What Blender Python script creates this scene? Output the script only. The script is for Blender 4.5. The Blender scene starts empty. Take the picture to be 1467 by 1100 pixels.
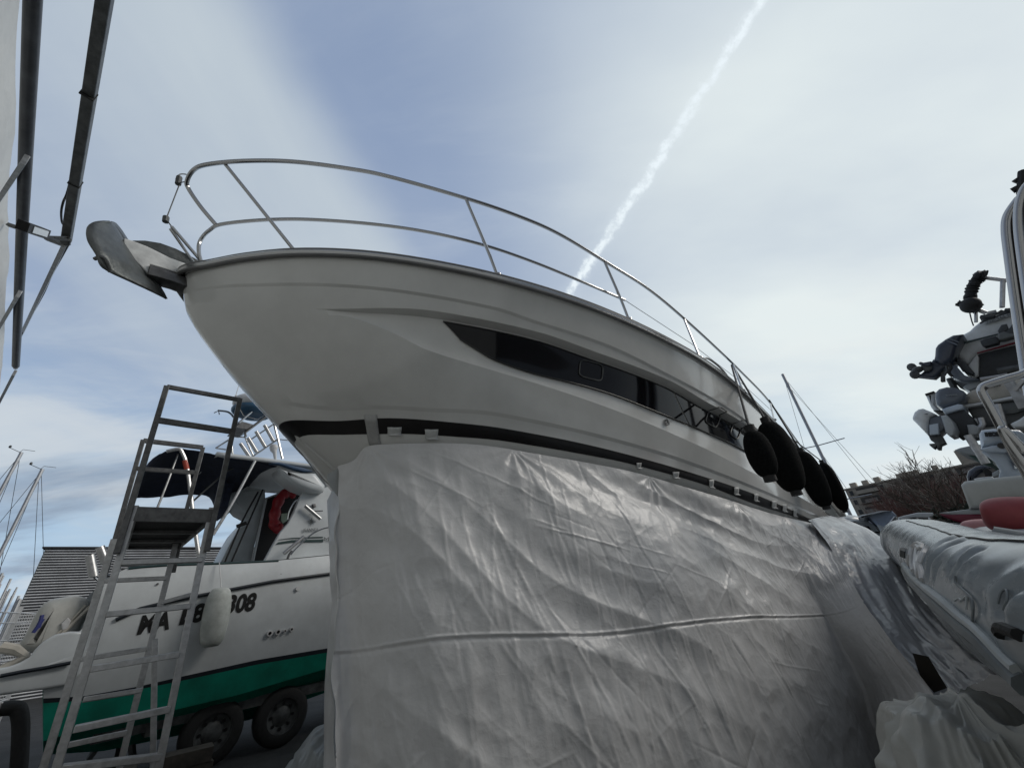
import bpy, bmesh, math, random
import numpy as np
from mathutils import Vector, Matrix, noise as mnoise
random.seed(4); RNG=np.random.RandomState(7)
sc=bpy.context.scene
COL=sc.collection
# ------------------------------------------------------------------ camera
F=560.;CX,CY=733.5,550.;EYE=1.5
u_=np.array([635.-CX,-(-471.-CY),-F]);u_/=np.linalg.norm(u_)
f_=np.array([0,0,-1.]);yw=f_-(f_@u_)*u_;yw/=np.linalg.norm(yw);xw=np.cross(yw,u_)
R=np.stack([xw,yw,u_])
def ray(px,py): return R@np.array([(px-CX)/F,-(py-CY)/F,-1.])
def proj(p):
    d=R.T@(np.asarray(p,float)-[0,0,EYE]);return CX-F*d[0]/d[2],CY+F*d[1]/d[2]
EY=np.array([0,0,EYE])
def PD(p,D):                       # surveyed point: sight line + horizontal distance
    d=ray(*p);return EY+d/np.hypot(d[0],d[1])*D
def PZ(p,z):
    d=ray(*p);return EY+d*(z-EYE)/d[2]
def axes(az):
    r=math.radians(az);return np.array([math.sin(r),math.cos(r),0]),np.array([math.cos(r),-math.sin(r),0])
def PN(p,N,az=40.):                # sight line meets the vertical plane n=N of a frame heading az
    a,n=axes(az);d=ray(*p);return EY+d*(N/(d@n))
def PV(p,D,az):                    # vertical plane facing az at distance D
    a,n=axes(az);d=ray(*p);return EY+d*(D/(d@a))
cam=bpy.data.cameras.new('camera');co=bpy.data.objects.new('camera',cam);COL.objects.link(co)
cam.sensor_fit='HORIZONTAL';cam.sensor_width=36;cam.lens=F/1467*36;cam.clip_start=.05;cam.clip_end=5000
M=Matrix([list(R[i])+[EY[i]] for i in range(3)]+[[0,0,0,1]]);co.matrix_world=M;sc.camera=co
# ------------------------------------------------------------------ materials
def srgb(c):
    return tuple((x/12.92 if x<=.04045 else ((x+.055)/1.055)**2.4) for x in c)
MATS={}
def mat(name,col,rough=.5,metal=0,var=.12,vscale=3.,bump=0,bscale=40.,coat=0,spec=.5,col2=None,stretch=None,vdet=6,trans=0,ridge=False,rvar=0.,alpha=1,bdist=.01):
    if name in MATS:return MATS[name]
    m=bpy.data.materials.new(name);m.use_nodes=True;nt=m.node_tree;N=nt.nodes;L=nt.links
    b=N['Principled BSDF'];b.inputs['Roughness'].default_value=rough;b.inputs['Metallic'].default_value=metal
    b.inputs['Coat Weight'].default_value=coat;b.inputs['Coat Roughness'].default_value=.05;b.inputs['Specular IOR Level'].default_value=spec
    if trans: b.inputs['Transmission Weight'].default_value=trans
    if alpha<1:b.inputs['Alpha'].default_value=alpha
    tc=N.new('ShaderNodeTexCoord');mp=N.new('ShaderNodeMapping');L.new(tc.outputs['Object'],mp.inputs['Vector'])
    if stretch:mp.inputs['Scale'].default_value=stretch
    n1=N.new('ShaderNodeTexNoise');n1.inputs['Scale'].default_value=vscale;n1.inputs['Detail'].default_value=vdet;n1.inputs['Roughness'].default_value=.65
    L.new(mp.outputs[0],n1.inputs['Vector'])
    rp=N.new('ShaderNodeValToRGB');e=rp.color_ramp.elements;e[0].position=.32;e[1].position=.68
    c2=col2 or tuple(x*(1-var*2) for x in col)
    e[0].color=(*c2,1);e[1].color=(*[min(1,x*(1+(0 if col2 else var*.6))) for x in col],1)
    L.new(n1.outputs['Fac'],rp.inputs[0]);L.new(rp.outputs[0],b.inputs['Base Color'])
    if rvar:
        mr=N.new('ShaderNodeMapRange');mr.inputs['To Min'].default_value=max(0,rough-rvar);mr.inputs['To Max'].default_value=min(1,rough+rvar)
        L.new(n1.outputs['Fac'],mr.inputs['Value']);L.new(mr.outputs[0],b.inputs['Roughness'])
    if bump:
        n2=N.new('ShaderNodeTexNoise');n2.inputs['Scale'].default_value=bscale;n2.inputs['Detail'].default_value=5
        if ridge:
            n2.noise_type='RIDGED_MULTIFRACTAL';
        L.new(mp.outputs[0],n2.inputs['Vector'])
        bp=N.new('ShaderNodeBump');bp.inputs['Strength'].default_value=bump;bp.inputs['Distance'].default_value=bdist
        L.new(n2.outputs['Fac'],bp.inputs['Height']);L.new(bp.outputs[0],b.inputs['Normal'])
    MATS[name]=m;return m
gel=mat('gelcoat',(.70,.70,.675),.14,0,.07,1.2,coat=.4,rvar=.06,bump=.04,bscale=1.3,bdist=.05)
gel2=mat('gelcoat_old',(.60,.63,.64),.26,0,.1,2.,col2=(.48,.50,.51))
rackw=mat('rack_white',(.66,.68,.68),.3,0,.12,4.,coat=.2)
gel3=mat('gelcoat_mid',(.42,.45,.46),.3,0,.1,4.)
blackp=mat('black_paint',(.012,.011,.011),.3,0,.2,6.)
ss=mat('stainless',(.42,.42,.42),.17,1,.02,30.)
galv=mat('galvanised',(.42,.43,.44),.42,.85,.2,14.,rvar=.1)
alu=mat('aluminium',(.52,.52,.52),.38,.9,.15,20.,rvar=.1)
dalu=mat('dark_aluminium',(.17,.17,.17),.45,.7,.2,20.)
glass=mat('smoked_glass',(.006,.006,.008),.05,0,.2,3.,spec=.32)
frame_m=mat('window_trim',(.03,.03,.03),.25,0,.1)
fabric=mat('fender_sock',(.009,.010,.010),.95,0,.3,60,bump=.5,bscale=500,spec=.1)
navy=mat('navy_canvas',(.012,.018,.04),.85,0,.3,12,bump=.4,bscale=300)
green=mat('green_antifouling',(.0,.27,.185),.6,0,.2,3.,col2=(.0,.16,.11),bump=.2,bscale=30)
navyl=mat('navy_line',(.01,.014,.02),.4)
red=mat('red_vinyl',(.3,.012,.02),.45,0,.15,8,bump=.3,bscale=25)
redm=mat('faded_red_vinyl',(.30,.05,.055),.5,0,.12,6,bump=.3,bscale=15)
pink=mat('pink_vinyl',(.5,.24,.24),.5,0,.1,6)
maroon=mat('maroon_paint',(.12,.006,.03),.35)
rib_m=mat('inflatable_fabric',(.24,.27,.29),.27,0,.14,2.5,bump=.12,bscale=5,rvar=.08,bdist=.03)
ribd=mat('inflatable_rubber',(.16,.18,.19),.5,0,.15,6)
ribl=mat('light_grey_patch',(.42,.45,.46),.5,0,.1,8)
rubber=mat('rubber',(.015,.015,.015),.7,0,.2,20,bump=.3,bscale=60)
asph=mat('asphalt',(.035,.035,.035),.9,0,.3,2.,bump=.6,bscale=80)
conc=mat('building_render',(.46,.41,.34),.9,0,.15,.3)
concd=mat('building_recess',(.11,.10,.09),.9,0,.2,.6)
winm=mat('window_dark',(.03,.035,.04),.15)
bark=mat('bark',(.15,.12,.095),.9,0,.3,5)
twigr=mat('red_twigs',(.15,.07,.055),.9,0,.3,5)
leafm=mat('hedge_leaves',(.025,.035,.018),.8,0,.4,4)
metalw=mat('corrugated_sheet',(.82,.83,.84),.45,.0,.15,2,rvar=.1)
metald=mat('dark_metal',(.05,.05,.055),.6)
pvc=mat('pipe_paint',(.085,.09,.10),.4,0,.25,5,rvar=.1)
steel=mat('old_steel',(.11,.115,.115),.5,.5,.3,8,bump=.2,bscale=60)
plate=mat('anchor_steel',(.13,.14,.14),.45,.6,.25,8,bump=.25,bscale=50,rvar=.1)
shankm=mat('anchor_shank_steel',(.78,.79,.78),.5,.05,.15,10)
whitep=mat('white_paint',(.62,.62,.62),.4,0,.1,8)
mastm=mat('mast_alu',(.45,.46,.48),.4,.5,.1,8)
foam=mat('white_fender',(.58,.60,.57),.5,0,.15,7,col2=(.38,.40,.37),bump=.3,bscale=30)
navycowl=mat('navy_cowl',(.045,.055,.08),.3,0,.15,6,coat=.3)
greycowl=mat('grey_cowl',(.13,.15,.18),.3,0,.15,6,coat=.3)
lightcowl=mat('silver_cowl',(.50,.57,.64),.3,0,.1,6,coat=.3)
whitecowl=mat('white_cowl',(.72,.74,.74),.3,0,.1,6,coat=.3)
bluec=mat('blue_cover',(.30,.36,.46),.7,0,.12,5,bump=.3,bscale=10)
darkhull=mat('dark_hull',(.035,.04,.045),.5,0,.3,4)
beigec=mat('beige_canvas',(.52,.49,.43),.85,0,.15,5,bump=.5,bscale=12)
brownc=mat('brown_canvas',(.10,.085,.08),.8,0,.25,5,bump=.5,bscale=14,stretch=(3,3,.6))
bluep=mat('radar_blue',(.03,.09,.16),.4)
lamp_m=mat('lamp_glass',(.6,.62,.6),.2)
inkm=mat('black_lettering',(.01,.01,.01),.5)
greyink=mat('grey_lettering',(.12,.13,.13),.5)
whiteink=mat('white_lettering',(.6,.6,.6),.5)
greenl=mat('teal_line',(.02,.05,.05),.4)
def tarp_mat(name,c,rough,fold=1.,trl=.25):
    m=mat(name,c,rough,0,.07,1.4,rvar=.12);nt=m.node_tree;N=nt.nodes;L=nt.links;b=N['Principled BSDF']
    tc=[x for x in N if x.type=='TEX_COORD'][0]
    def nz(sc_,det,typ='FBM',st=(1,1,1),rot=(0,0,0),dist=0.):
        mp=N.new('ShaderNodeMapping');mp.inputs['Scale'].default_value=st;mp.inputs['Rotation'].default_value=rot;L.new(tc.outputs['Object'],mp.inputs['Vector'])
        n=N.new('ShaderNodeTexNoise');n.noise_type=typ;n.inputs['Scale'].default_value=sc_;n.inputs['Detail'].default_value=det;n.inputs['Distortion'].default_value=dist
        L.new(mp.outputs[0],n.inputs['Vector']);return n
    last=None
    for n,s,d in ((nz(3.,4,'FBM',(1,1,1),(0,0,0),.5),.30*fold,.05),(nz(17.,4,'FBM',(1,1,1.),(0,0,0),.6),.22*fold,.012),(nz(70.,3,'FBM'),.18*fold,.004)):
        bp=N.new('ShaderNodeBump');bp.inputs['Strength'].default_value=s;bp.inputs['Distance'].default_value=d
        L.new(n.outputs['Fac'],bp.inputs['Height'])
        if last:L.new(last.outputs[0],bp.inputs['Normal'])
        last=bp
    vo=N.new('ShaderNodeTexVoronoi');vo.inputs['Scale'].default_value=7.;vo.feature='F1'
    wn=nz(4.,3);mv=N.new('ShaderNodeVectorMath');mv.operation='MULTIPLY_ADD';mv.inputs[1].default_value=(.25,.25,.25);L.new(wn.outputs['Color'],mv.inputs[0]);L.new(tc.outputs['Object'],mv.inputs[2]);L.new(mv.outputs[0],vo.inputs['Vector'])
    bp=N.new('ShaderNodeBump');bp.inputs['Strength'].default_value=.16*fold;bp.inputs['Distance'].default_value=.035;L.new(vo.outputs['Distance'],bp.inputs['Height']);L.new(last.outputs[0],bp.inputs['Normal']);last=bp
    L.new(last.outputs[0],b.inputs['Normal'])
    b.inputs['Sheen Weight'].default_value=.0
    return m
tarpm=tarp_mat('white_tarpaulin',(.60,.60,.60),.38)
tarpm2=tarp_mat('thin_plastic_sheet',(.45,.46,.48),.24,1.2)
tarpm3=tarp_mat('heap_tarpaulin',(.52,.53,.51),.42,.9)
wallm=tarp_mat('wall_tarpaulin',(.62,.62,.60),.5,.6)
tapem=mat('masking_tape',(.5,.51,.5),.45,0,.1,20,bump=.3,bscale=60)
# ------------------------------------------------------------------ object helpers
def link(name,me,m=None,parent=None,smooth=True,off=None):
    o=bpy.data.objects.new(name,me);COL.objects.link(o)
    if m is not None and not me.materials:me.materials.append(m)
    if smooth:
        me.polygons.foreach_set('use_smooth',[True]*len(me.polygons))
        try:me.set_sharp_from_angle(angle=math.radians(smooth if smooth is not True else 38))
        except Exception:pass
    if parent is not None:
        p=parent;L=Vector((0,0,0))
        while p is not None:L+=p.location;p=p.parent
        o.parent=parent;o.location=-L
    return o
class MB:
    def __init__(s):s.v=[];s.f=[]
    def add(s,v,f):
        k=len(s.v);s.v+= [tuple(map(float,x)) for x in v];s.f+=[tuple(i+k for i in q) for q in f];return s
    def grid(s,rows,cu=False,cv=False):
        h=len(rows);w=len(rows[0]);v=[p for r in rows for p in r];f=[]
        for i in range(h if cv else h-1):
            for j in range(w if cu else w-1):
                i2=(i+1)%h;j2=(j+1)%w
                f.append((i*w+j,i*w+j2,i2*w+j2,i2*w+j))
        return s.add(v,f)
    def tube(s,pts,r,seg=8,closed=False,caps=True):
        pts=[np.asarray(p,float) for p in pts];n=len(pts)
        rs=r if hasattr(r,'__len__') else [r]*n
        T=[]
        for i in range(n):
            a=pts[(i-1)%n] if (i>0 or closed) else pts[i];b=pts[(i+1)%n] if (i<n-1 or closed) else pts[i]
            t=b-a;T.append(t/(np.linalg.norm(t)+1e-12))
        up=np.array([0,0,1.]) if abs(T[0][2])<.9 else np.array([1.,0,0])
        x=np.cross(T[0],up);x/=np.linalg.norm(x);rows=[]
        for i in range(n):
            x=x-(x@T[i])*T[i];x/=np.linalg.norm(x);y=np.cross(T[i],x)
            rows.append([pts[i]+rs[i]*(math.cos(t)*x+math.sin(t)*y) for t in np.arange(seg)*2*math.pi/seg])
        k=len(s.v);s.grid(rows,cu=True,cv=closed)
        if caps and not closed:
            s.f.append(tuple(k+i for i in range(seg)));s.f.append(tuple(k+(n-1)*seg+i for i in reversed(range(seg))))
        return s
    def bar(s,p,q,w,h=None,up=(0,0,1)):
        p=np.asarray(p,float);q=np.asarray(q,float);h=h or w;t=q-p;t/=np.linalg.norm(t);up=np.asarray(up,float)
        if abs(t@up)>.97:up=np.array([1.,.3,0])
        x=np.cross(t,up);x/=np.linalg.norm(x);y=np.cross(x,t)
        v=[c+a*x*w/2+b*y*h/2 for c in (p,q) for a,b in ((-1,-1),(1,-1),(1,1),(-1,1))]
        return s.add(v,[(0,3,2,1),(4,5,6,7),(0,1,5,4),(1,2,6,5),(2,3,7,6),(3,0,4,7)])
    def box(s,c,sx,sy,sz,az=0.,tilt=None):
        a,n=axes(az);c=np.asarray(c,float);z=np.array([0,0,1.])
        if tilt is not None:z=tilt;
        v=[c+n*sx/2*i+a*sy/2*j+z*sz/2*k for k in(-1,1) for i,j in((-1,-1),(1,-1),(1,1),(-1,1))]
        return s.add(v,[(0,3,2,1),(4,5,6,7),(0,1,5,4),(1,2,6,5),(2,3,7,6),(3,0,4,7)])
    def ell(s,c,ax,seg=16,rings=10,pw=1.):   # ellipsoid, ax = 3 vectors
        c=np.asarray(c,float);rows=[]
        for i in range(rings+1):
            th=math.pi*i/rings;ct,st=math.cos(th),math.sin(th)**pw
            rows.append([c+ax[2]*ct+st*(ax[0]*math.cos(p)+ax[1]*math.sin(p)) for p in np.arange(seg)*2*math.pi/seg])
        return s.grid(rows,cu=True)
    def mesh(s,name='m'):
        me=bpy.data.meshes.new(name);me.from_pydata(s.v,[],s.f);me.validate();return me
    def obj(s,name,m,parent=None,smooth=True,bevel=0,recalc=True,solid=0):
        me=s.mesh(name)
        bm=bmesh.new();bm.from_mesh(me);bmesh.ops.remove_doubles(bm,verts=bm.verts,dist=1e-5)
        if recalc:bmesh.ops.recalc_face_normals(bm,faces=bm.faces)
        bm.to_mesh(me);bm.free()
        o=link(name,me,m,parent,smooth)
        if solid:
            q=o.modifiers.new('s','SOLIDIFY');q.thickness=solid;q.offset=0
        if bevel:
            q=o.modifiers.new('b','BEVEL');q.width=bevel;q.segments=2;q.limit_method='ANGLE'
        return o
def slab(mb,pts,normal,thick,bev=0.):      # closed outline (3D, coplanar-ish) given real thickness behind it, edges rounded
    pts=np.array([np.asarray(p,float) for p in pts]);nrm=np.asarray(normal,float);nrm/=np.linalg.norm(nrm);n=len(pts)
    cen=pts.mean(0)
    def inset(P,d):
        out=[]
        for i in range(n):
            e1=P[i]-P[i-1];e2=P[(i+1)%n]-P[i];m1=np.cross(e1,nrm);m2=np.cross(e2,nrm)
            m1/=np.linalg.norm(m1)+1e-9;m2/=np.linalg.norm(m2)+1e-9;m=m1+m2;m/=np.linalg.norm(m)+1e-9
            c=max(.5,m@m1);out.append(P[i]+m*d/c)
        return np.array(out)
    area=0.
    for i in range(n):area+=np.cross(pts[i]-cen,pts[(i+1)%n]-cen)@nrm
    sg=-1 if area>0 else 1
    rings=[]
    if bev>0:
        for k in range(4):
            t=k/3*math.pi/2;rings.append(inset(pts,sg*bev*(1-math.sin(t)))-nrm*bev*(1-math.cos(t)))
        for k in range(3,-1,-1):
            t=k/3*math.pi/2;rings.append(inset(pts,sg*bev*(1-math.sin(t)))-nrm*(thick-bev*(1-math.cos(t))))
    else:rings=[pts,pts-nrm*thick]
    k=len(mb.v);mb.grid([list(r) for r in rings],cu=True)
    mb.f.append(tuple(k+i for i in range(n)));mb.f.append(tuple(k+(len(rings)-1)*n+i for i in reversed(range(n))))
    return mb
def empty(name,label,cat,loc=(0,0,0),group=None):
    o=bpy.data.objects.new(name,None);COL.objects.link(o);o.location=Vector([float(x) for x in loc]);o.empty_display_size=.2
    return tag(o,label,cat,group)
def tag(o,label,cat,group=None):
    o['label']=label;o['category']=cat
    if group:o['group']=group
    return o
def struct(o):o['kind']='structure';return o
def cr(P,n=8,closed=False):                # catmull-rom
    P=[np.asarray(p,float) for p in P];m=len(P);out=[]
    rng=range(m) if closed else range(m-1)
    for i in rng:
        if closed:p0,p1,p2,p3=P[i-1],P[i],P[(i+1)%m],P[(i+2)%m]
        else:p0=P[max(0,i-1)];p1=P[i];p2=P[i+1];p3=P[min(m-1,i+2)]
        for k in range(n):
            t=k/n;out.append(.5*((2*p1)+(-p0+p2)*t+(2*p0-5*p1+4*p2-p3)*t*t+(-p0+3*p1-3*p2+p3)*t**3))
    if not closed:out.append(P[-1])
    return out
def Z(ox,oy,s):
    def g(*p):
        if len(p)==2 and not hasattr(p[0],'__len__'):return (ox+p[0]/s,oy+p[1]/s)
        return [(ox+a/s,oy+b/s) for a,b in p]
    return g
z4=Z(1290,380,6.113);z5=Z(1290,530,6.113);z7=Z(1280,700,5.497);z6=Z(1190,650,8.46);L1=Z(0,500,2.934);L2=Z(0,780,2.934)
L3=Z(320,680,6.111);L3b=Z(320,540,5.5);ZA=Z(100,220,5.0);ZE=Z(0,200,2.894);LW=Z(0,620,3.93);H5=Z(600,420,2.292);Y9=Z(900,440,4.231);ZF=Z(1050,560,5.5)
def text(name,s,O,X,m,parent=None,size=.2,up=None,depth=.003,sx=1.,bold=0.,shear=0.,align='LEFT'):
    cu=bpy.data.curves.new(name,'FONT');cu.body=s;cu.size=size;cu.extrude=depth/2;cu.offset=bold;cu.shear=shear;cu.align_x=align
    t=bpy.data.objects.new('tmp',cu);COL.objects.link(t);dg=bpy.context.evaluated_depsgraph_get()
    me=bpy.data.meshes.new_from_object(t.evaluated_get(dg));bpy.data.objects.remove(t)
    O=np.asarray(O,float);X=np.array(X,float);X/=np.linalg.norm(X);up=np.array([0,0,1.]) if up is None else np.asarray(up,float)
    Zv=np.cross(X,up);Zv/=np.linalg.norm(Zv);Yv=np.cross(Zv,X)
    for v in me.vertices:
        p=O+X*v.co.x*sx+Yv*v.co.y+Zv*v.co.z;v.co=p
    me.materials.clear();return link(name,me,m,parent,False)
def simple_part(name,m,parent,fn,**k):
    b=MB();fn(b);return b.obj(name,m,parent,**k)
# ================================================================== THE YACHT
A,NV=axes(40.);S00=.0533;N0=-2.73;UP=np.array([0,0,1.])
def YP(s,h,z):return EY+A*(s+S00)+NV*(N0+h)+UP*z
def interp(xs,ys):
    xs=np.array(xs,float);ys=np.array(ys,float);h=np.diff(xs);d=np.diff(ys)/h
    m=np.zeros(len(xs));m[0]=d[0];m[-1]=d[-1]
    for i in range(1,len(xs)-1):
        m[i]=0 if d[i-1]*d[i]<=0 else 3*(h[i-1]+h[i])/((2*h[i]+h[i-1])/d[i-1]+(h[i]+2*h[i-1])/d[i])
    def g(x):
        x=min(max(x,xs[0]),xs[-1]);i=min(len(xs)-2,int(np.searchsorted(xs,x,side='right')-1));t=(x-xs[i])/h[i]
        return ys[i]*(2*t**3-3*t*t+1)+h[i]*m[i]*(t**3-2*t*t+t)+ys[i+1]*(-2*t**3+3*t*t)+h[i]*m[i+1]*(t**3-t*t)
    return g
s0t=[0,.09,.22,.42,.79,1.09,1.42,1.9,2.33,3.01,3.51,4.26,5.54,7.64,11.84]
h0t=[0,.22,.42,.67,1.00,1.20,1.385,1.60,1.75,1.925,2.02,2.10,2.15,2.18,2.20]
hb0=interp([math.sqrt(x) for x in s0t],h0t)
z0f=lambda s:2.0-.055*s
s5t=[.75,.97,1.21,1.53,1.77,2.02,2.33,2.91,3.71,4.72,6.0,7.26,11.84]
h5t=[0,.31,.60,.86,1.0,1.125,1.25,1.44,1.64,1.85,2.0,2.07,2.08]
z5t=[1.16,1.13,1.11,1.07,1.05,1.02,.99,.93,.85,.74,.62,.54,.48]
hb5=interp([math.sqrt(x-.75) for x in s5t],h5t);z5f=interp(s5t,z5t)
LEN=11.84
stem_s=interp([0,.25,.5,.75,1.0,1.3,1.6,2.1,2.8],[0,.07,.25,.48,.75,.98,1.2,1.75,2.6])   # stem profile by v
def S(u,v):
    g=u*u*(1.25-.25*u) if u<1 else 1.
    sA=LEN*g;sB=.75+(LEN-.75)*g
    k=max(0,1-u*1.0)**3
    s=sA+(sB-sA)*v if v<=1 else sB
    ss=stem_s(v);lin=.75*min(v,1);s+= (ss-lin)*k
    z_a=z0f(sA);z_b=z5f(sB);h_a=hb0(math.sqrt(sA));h_b=hb5(math.sqrt(max(0,sB-.75)))
    if v<=1:
        bl=v+.10*math.sin(math.pi*v)*k     # flare
        return s,h_a+(h_b-h_a)*bl,z_a+(z_b-z_a)*v
    w=v-1;dz=.50*w
    hh=h_b*max(0,(1-(w/1.8)**1.5*.98)) if w<1.8 else 0
    return s,hh,z_b-dz
def Spt(u,v,o=0.,side=1):
    s,h,z=S(u,v);return YP(s,side*(h+o) if h>1e-4 or o<=0 else side*h,z)
def uv_of(p,u0=None,v0=.5,f=None):
    f=f or Spt
    best=None
    for uu in np.linspace(.02,.99,40):
        for vv in (.1,.3,.5,.7,.9,1.1):
            q=proj(f(uu,vv));d=(q[0]-p[0])**2+(q[1]-p[1])**2
            if best is None or d<best[0]:best=(d,uu,vv)
    u,v=best[1],best[2]
    for it in range(25):
        q=np.array(proj(f(u,v)));e=np.array(p)-q
        if np.abs(e).max()<.02:break
        du=(np.array(proj(f(u+1e-3,v)))-q)/1e-3;dv=(np.array(proj(f(u,v+1e-3)))-q)/1e-3
        J=np.stack([du,dv],1)
        try:st=np.linalg.solve(J,e)
        except Exception:break
        st=np.clip(st,-.08,.15);u=min(.995,max(.001,u+st[0]*.8));v=min(2.5,max(-.3,v+st[1]*.8))
    return u,v
def vcurve(px,end=None,start=None,f=None):
    uv=sorted([uv_of(p,f=f) for p in px]);
    us=[a for a,b in uv];vs=[b for a,b in uv]
    k=[0];
    for i in range(1,len(us)):
        if us[i]-us[k[-1]]>.004:k.append(i)
    us=[us[i] for i in k];vs=[vs[i] for i in k]
    if start is not None:us=[0]+us;vs=[start]+vs
    if end is not None and us[-1]<.99:us=us+[1.];vs=vs+[end]
    return interp(us,vs),us[0],us[-1]
c1,_,_=vcurve([(300,412),(470,408)]+H5((0,2),(250,50),(400,100),(600,165),(820,270),(950,340),(1150,480)),.22,.16)
c2,u2a,_=vcurve([(460,443)]+H5((75,62),(150,75),(400,130),(600,200),(820,285),(950,360),(1100,450)),.42,.2)
c3,_,_=vcurve([(460,445),(577,483)]+H5((0,175),(200,240),(400,300),(687,400),(920,500),(1100,590)),.7,.24)
c4,_,_=vcurve([(517,586)]+H5((0,385),(250,400),(500,450),(800,530),(1100,640),(1250,705)),.86,.86)
c6,_,_=vcurve([(430,627),(500,622),(560,621)]+H5((0,462),(250,480),(500,520),(700,560),(900,615),(1100,690),(1250,740)),1.14,1.12)
_c3=c3;c3=lambda u:max(_c3(u),c2(u)+.035)
UP0=uv_of((462,443))[0]
def recess(u):                        # depth of the scalloped window recess
    t=(u-UP0)/.09;t=min(1,max(0,t));return .085*t*(2-t)
def off(u,v):
    a,b,c,d=c1(u),c2(u),c3(u),c4(u);r=recess(u);o=0.
    k=min(1,u/.1)
    if v<a:o=.014*k
    elif v<b:o=0.
    elif v<c:
        o=-r*(1-(v-b)/(c-b))**.8 if r>0 else 0
    if v>=d:o=-.012*k
    return o
def HP(u,v,o=0.,side=1):return Spt(u,v,off(u,v)+o,side)
US=np.concatenate([np.linspace(0,.12,26)[:-1],np.linspace(.12,1,110)])
def vrows(u):
    a,b,c,d,e=c1(u),c2(u),c3(u),c4(u),1.0
    r=[];E=1e-3
    for lo,hi,n in ((0,a-E,4),(a+E+.012,b-E,4),(b+E,c-E,10),(c+E,d-E-.02,6),(d+E,1.,3),(1.,c6(u),4),(c6(u),2.8,14)):
        r+=list(np.linspace(lo,hi,n))
    # ledge on top: sharp overhang handled by off()
    return r
yacht=empty('motor_yacht','large white motor yacht on land with its flared bow towering over a plastic sheet','yacht',YP(5,0,-EYE))
hb=MB()
for sd in (1,-1):
    rows=[[HP(u,v,0,sd) for v in vrows(u)] for u in US];hb.grid(rows)
k=len(hb.v)
# transom
tv=vrows(1.);hb.add([HP(1.,v,0,1) for v in tv]+[HP(1.,v,0,-1) for v in tv],[(i,i+1,len(tv)+i+1,len(tv)+i) for i in range(len(tv)-1)])
hull=hb.obj('hull',gel,yacht,smooth=9)
for sd in (1,-1):
    b=MB();b.grid([[HP(u,v,.005,sd)-A*.004*max(0,1-u*20) for v in np.linspace(1.0,c6(u),4)] for u in US])
    b.obj('boot_stripe',blackp,yacht)
# rub rail and toe moulding
def gun(u,side=1,o=0.,dz=0.):
    s,h,z=S(u,0);return YP(s,side*(max(0,h+o)),z+dz)
UG=np.concatenate([np.linspace(0,.1,14)[:-1],np.linspace(.1,1,80)])
def path_around(o,dz):
    return [gun(u,-1,o,dz) for u in UG[::-1]]+[gun(u,1,o,dz) for u in UG[1:]]
# tip shift so the rail wraps the stem
def railpath(o,dz):
    P=path_around(o,dz);mid=len(UG)-1
    for i,p in enumerate(P):
        w=max(0,1-abs(i-mid)/9.);P[i]=p-A*max(0,o)*w
    return P
b=MB();b.tube(railpath(.018,.0),.026,8);b.obj('rub_rail',ss,yacht)
b=MB();b.tube(railpath(.03,.022),.012,8);b.tube(railpath(.03,-.022),.012,8);b.obj('rub_rail_strip',mat('grey_rub_strip',(.16,.16,.16),.5),yacht)
def bulw(u):return .05+.11*min(1,max(0,(u-.25)/.35))
b=MB()
for sd in (1,-1):
    rows=[]
    for u in UG:
        s,h,z=S(u,0);w=bulw(u);rows.append([YP(s+q*.02*0,sd*max(0,h-i),z+j) for i,j,q in ((0.,.02,0),(.015,w*.7,0),(.05,w,0),(.13,w+.01,0),(.18,w-.01,0),(.5,w+.02,0),(5.,w+.06,0))])
    b.grid(rows)
b.obj('deck',gel,yacht)
# windows
def WF(u,v):
    f=min(1,max(0,(v-c2(u))/(c3(u)-c2(u))));return Spt(u,v,-recess(u)*(1-f)**.8+.010)
def glasspatch(name,top,bot,uA,uB,n=50):
    b=MB();rows=[]
    for i in range(n+1):
        u=uA+(uB-uA)*i/n;rows.append([HP(u,v,.010,1) for v in np.linspace(top(u),bot(u),8)])
    b.grid(rows);return b
wt,ua1,_=vcurve([(633,459),(700,470)]+H5((400,142),(600,212),(820,297),(950,372),(1075,455),(1160,515)),f=WF)
wb,_,_=vcurve([(640,474),(652,487),(680,499)]+H5((250,220),(400,270),(600,322),(830,410),(950,460),(1075,520),(1160,575)),f=WF)
ustart=uv_of((634,460),f=WF)[0];uend=uv_of(H5(1110,500),f=WF)[0]
def topc(u):return max(wt(u),c2(u)+.022)
def botc(u):
    return max(topc(u)+.01,wb(u))
b=MB();rows=[]
def skewgrid(uA,uB,n,slA,slB):
    rows=[]
    for i in range(n+1):
        t=i/n;row=[]
        for j in range(9):
            w=j/8;uu=uA+(uB-uA)*t+(slA*(1-t)+slB*t)*w
            row.append(HP(uu,topc(uu)+(botc(uu)-topc(uu))*w,.010,1))
        rows.append(row)
    return rows
dsl=uv_of((985,602),f=WF)[0]-uv_of((968,573),f=WF)[0]
usl=uv_of((662,492),f=WF)[0]-ustart
udv=uv_of((968,573),f=WF)[0]
g1=MB().grid(skewgrid(ustart,udv-.001,60,usl,dsl)).obj('hull_window',glass,yacht)
g2=MB().grid(skewgrid(udv+.0015,uend,40,dsl,0)).obj('hull_window',glass,yacht)
def rim(fn,n):  return [fn(i/n) for i in range(n+1)]
b=MB();b.tube([HP(u,botc(u),.012) for u in np.linspace(ustart+usl,uend,60)],.006,6)
b.tube([HP(u,topc(u),.012) for u in np.linspace(ustart,uend,90)],.006,6);b.obj('window_trim',frame_m,yacht)
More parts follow.
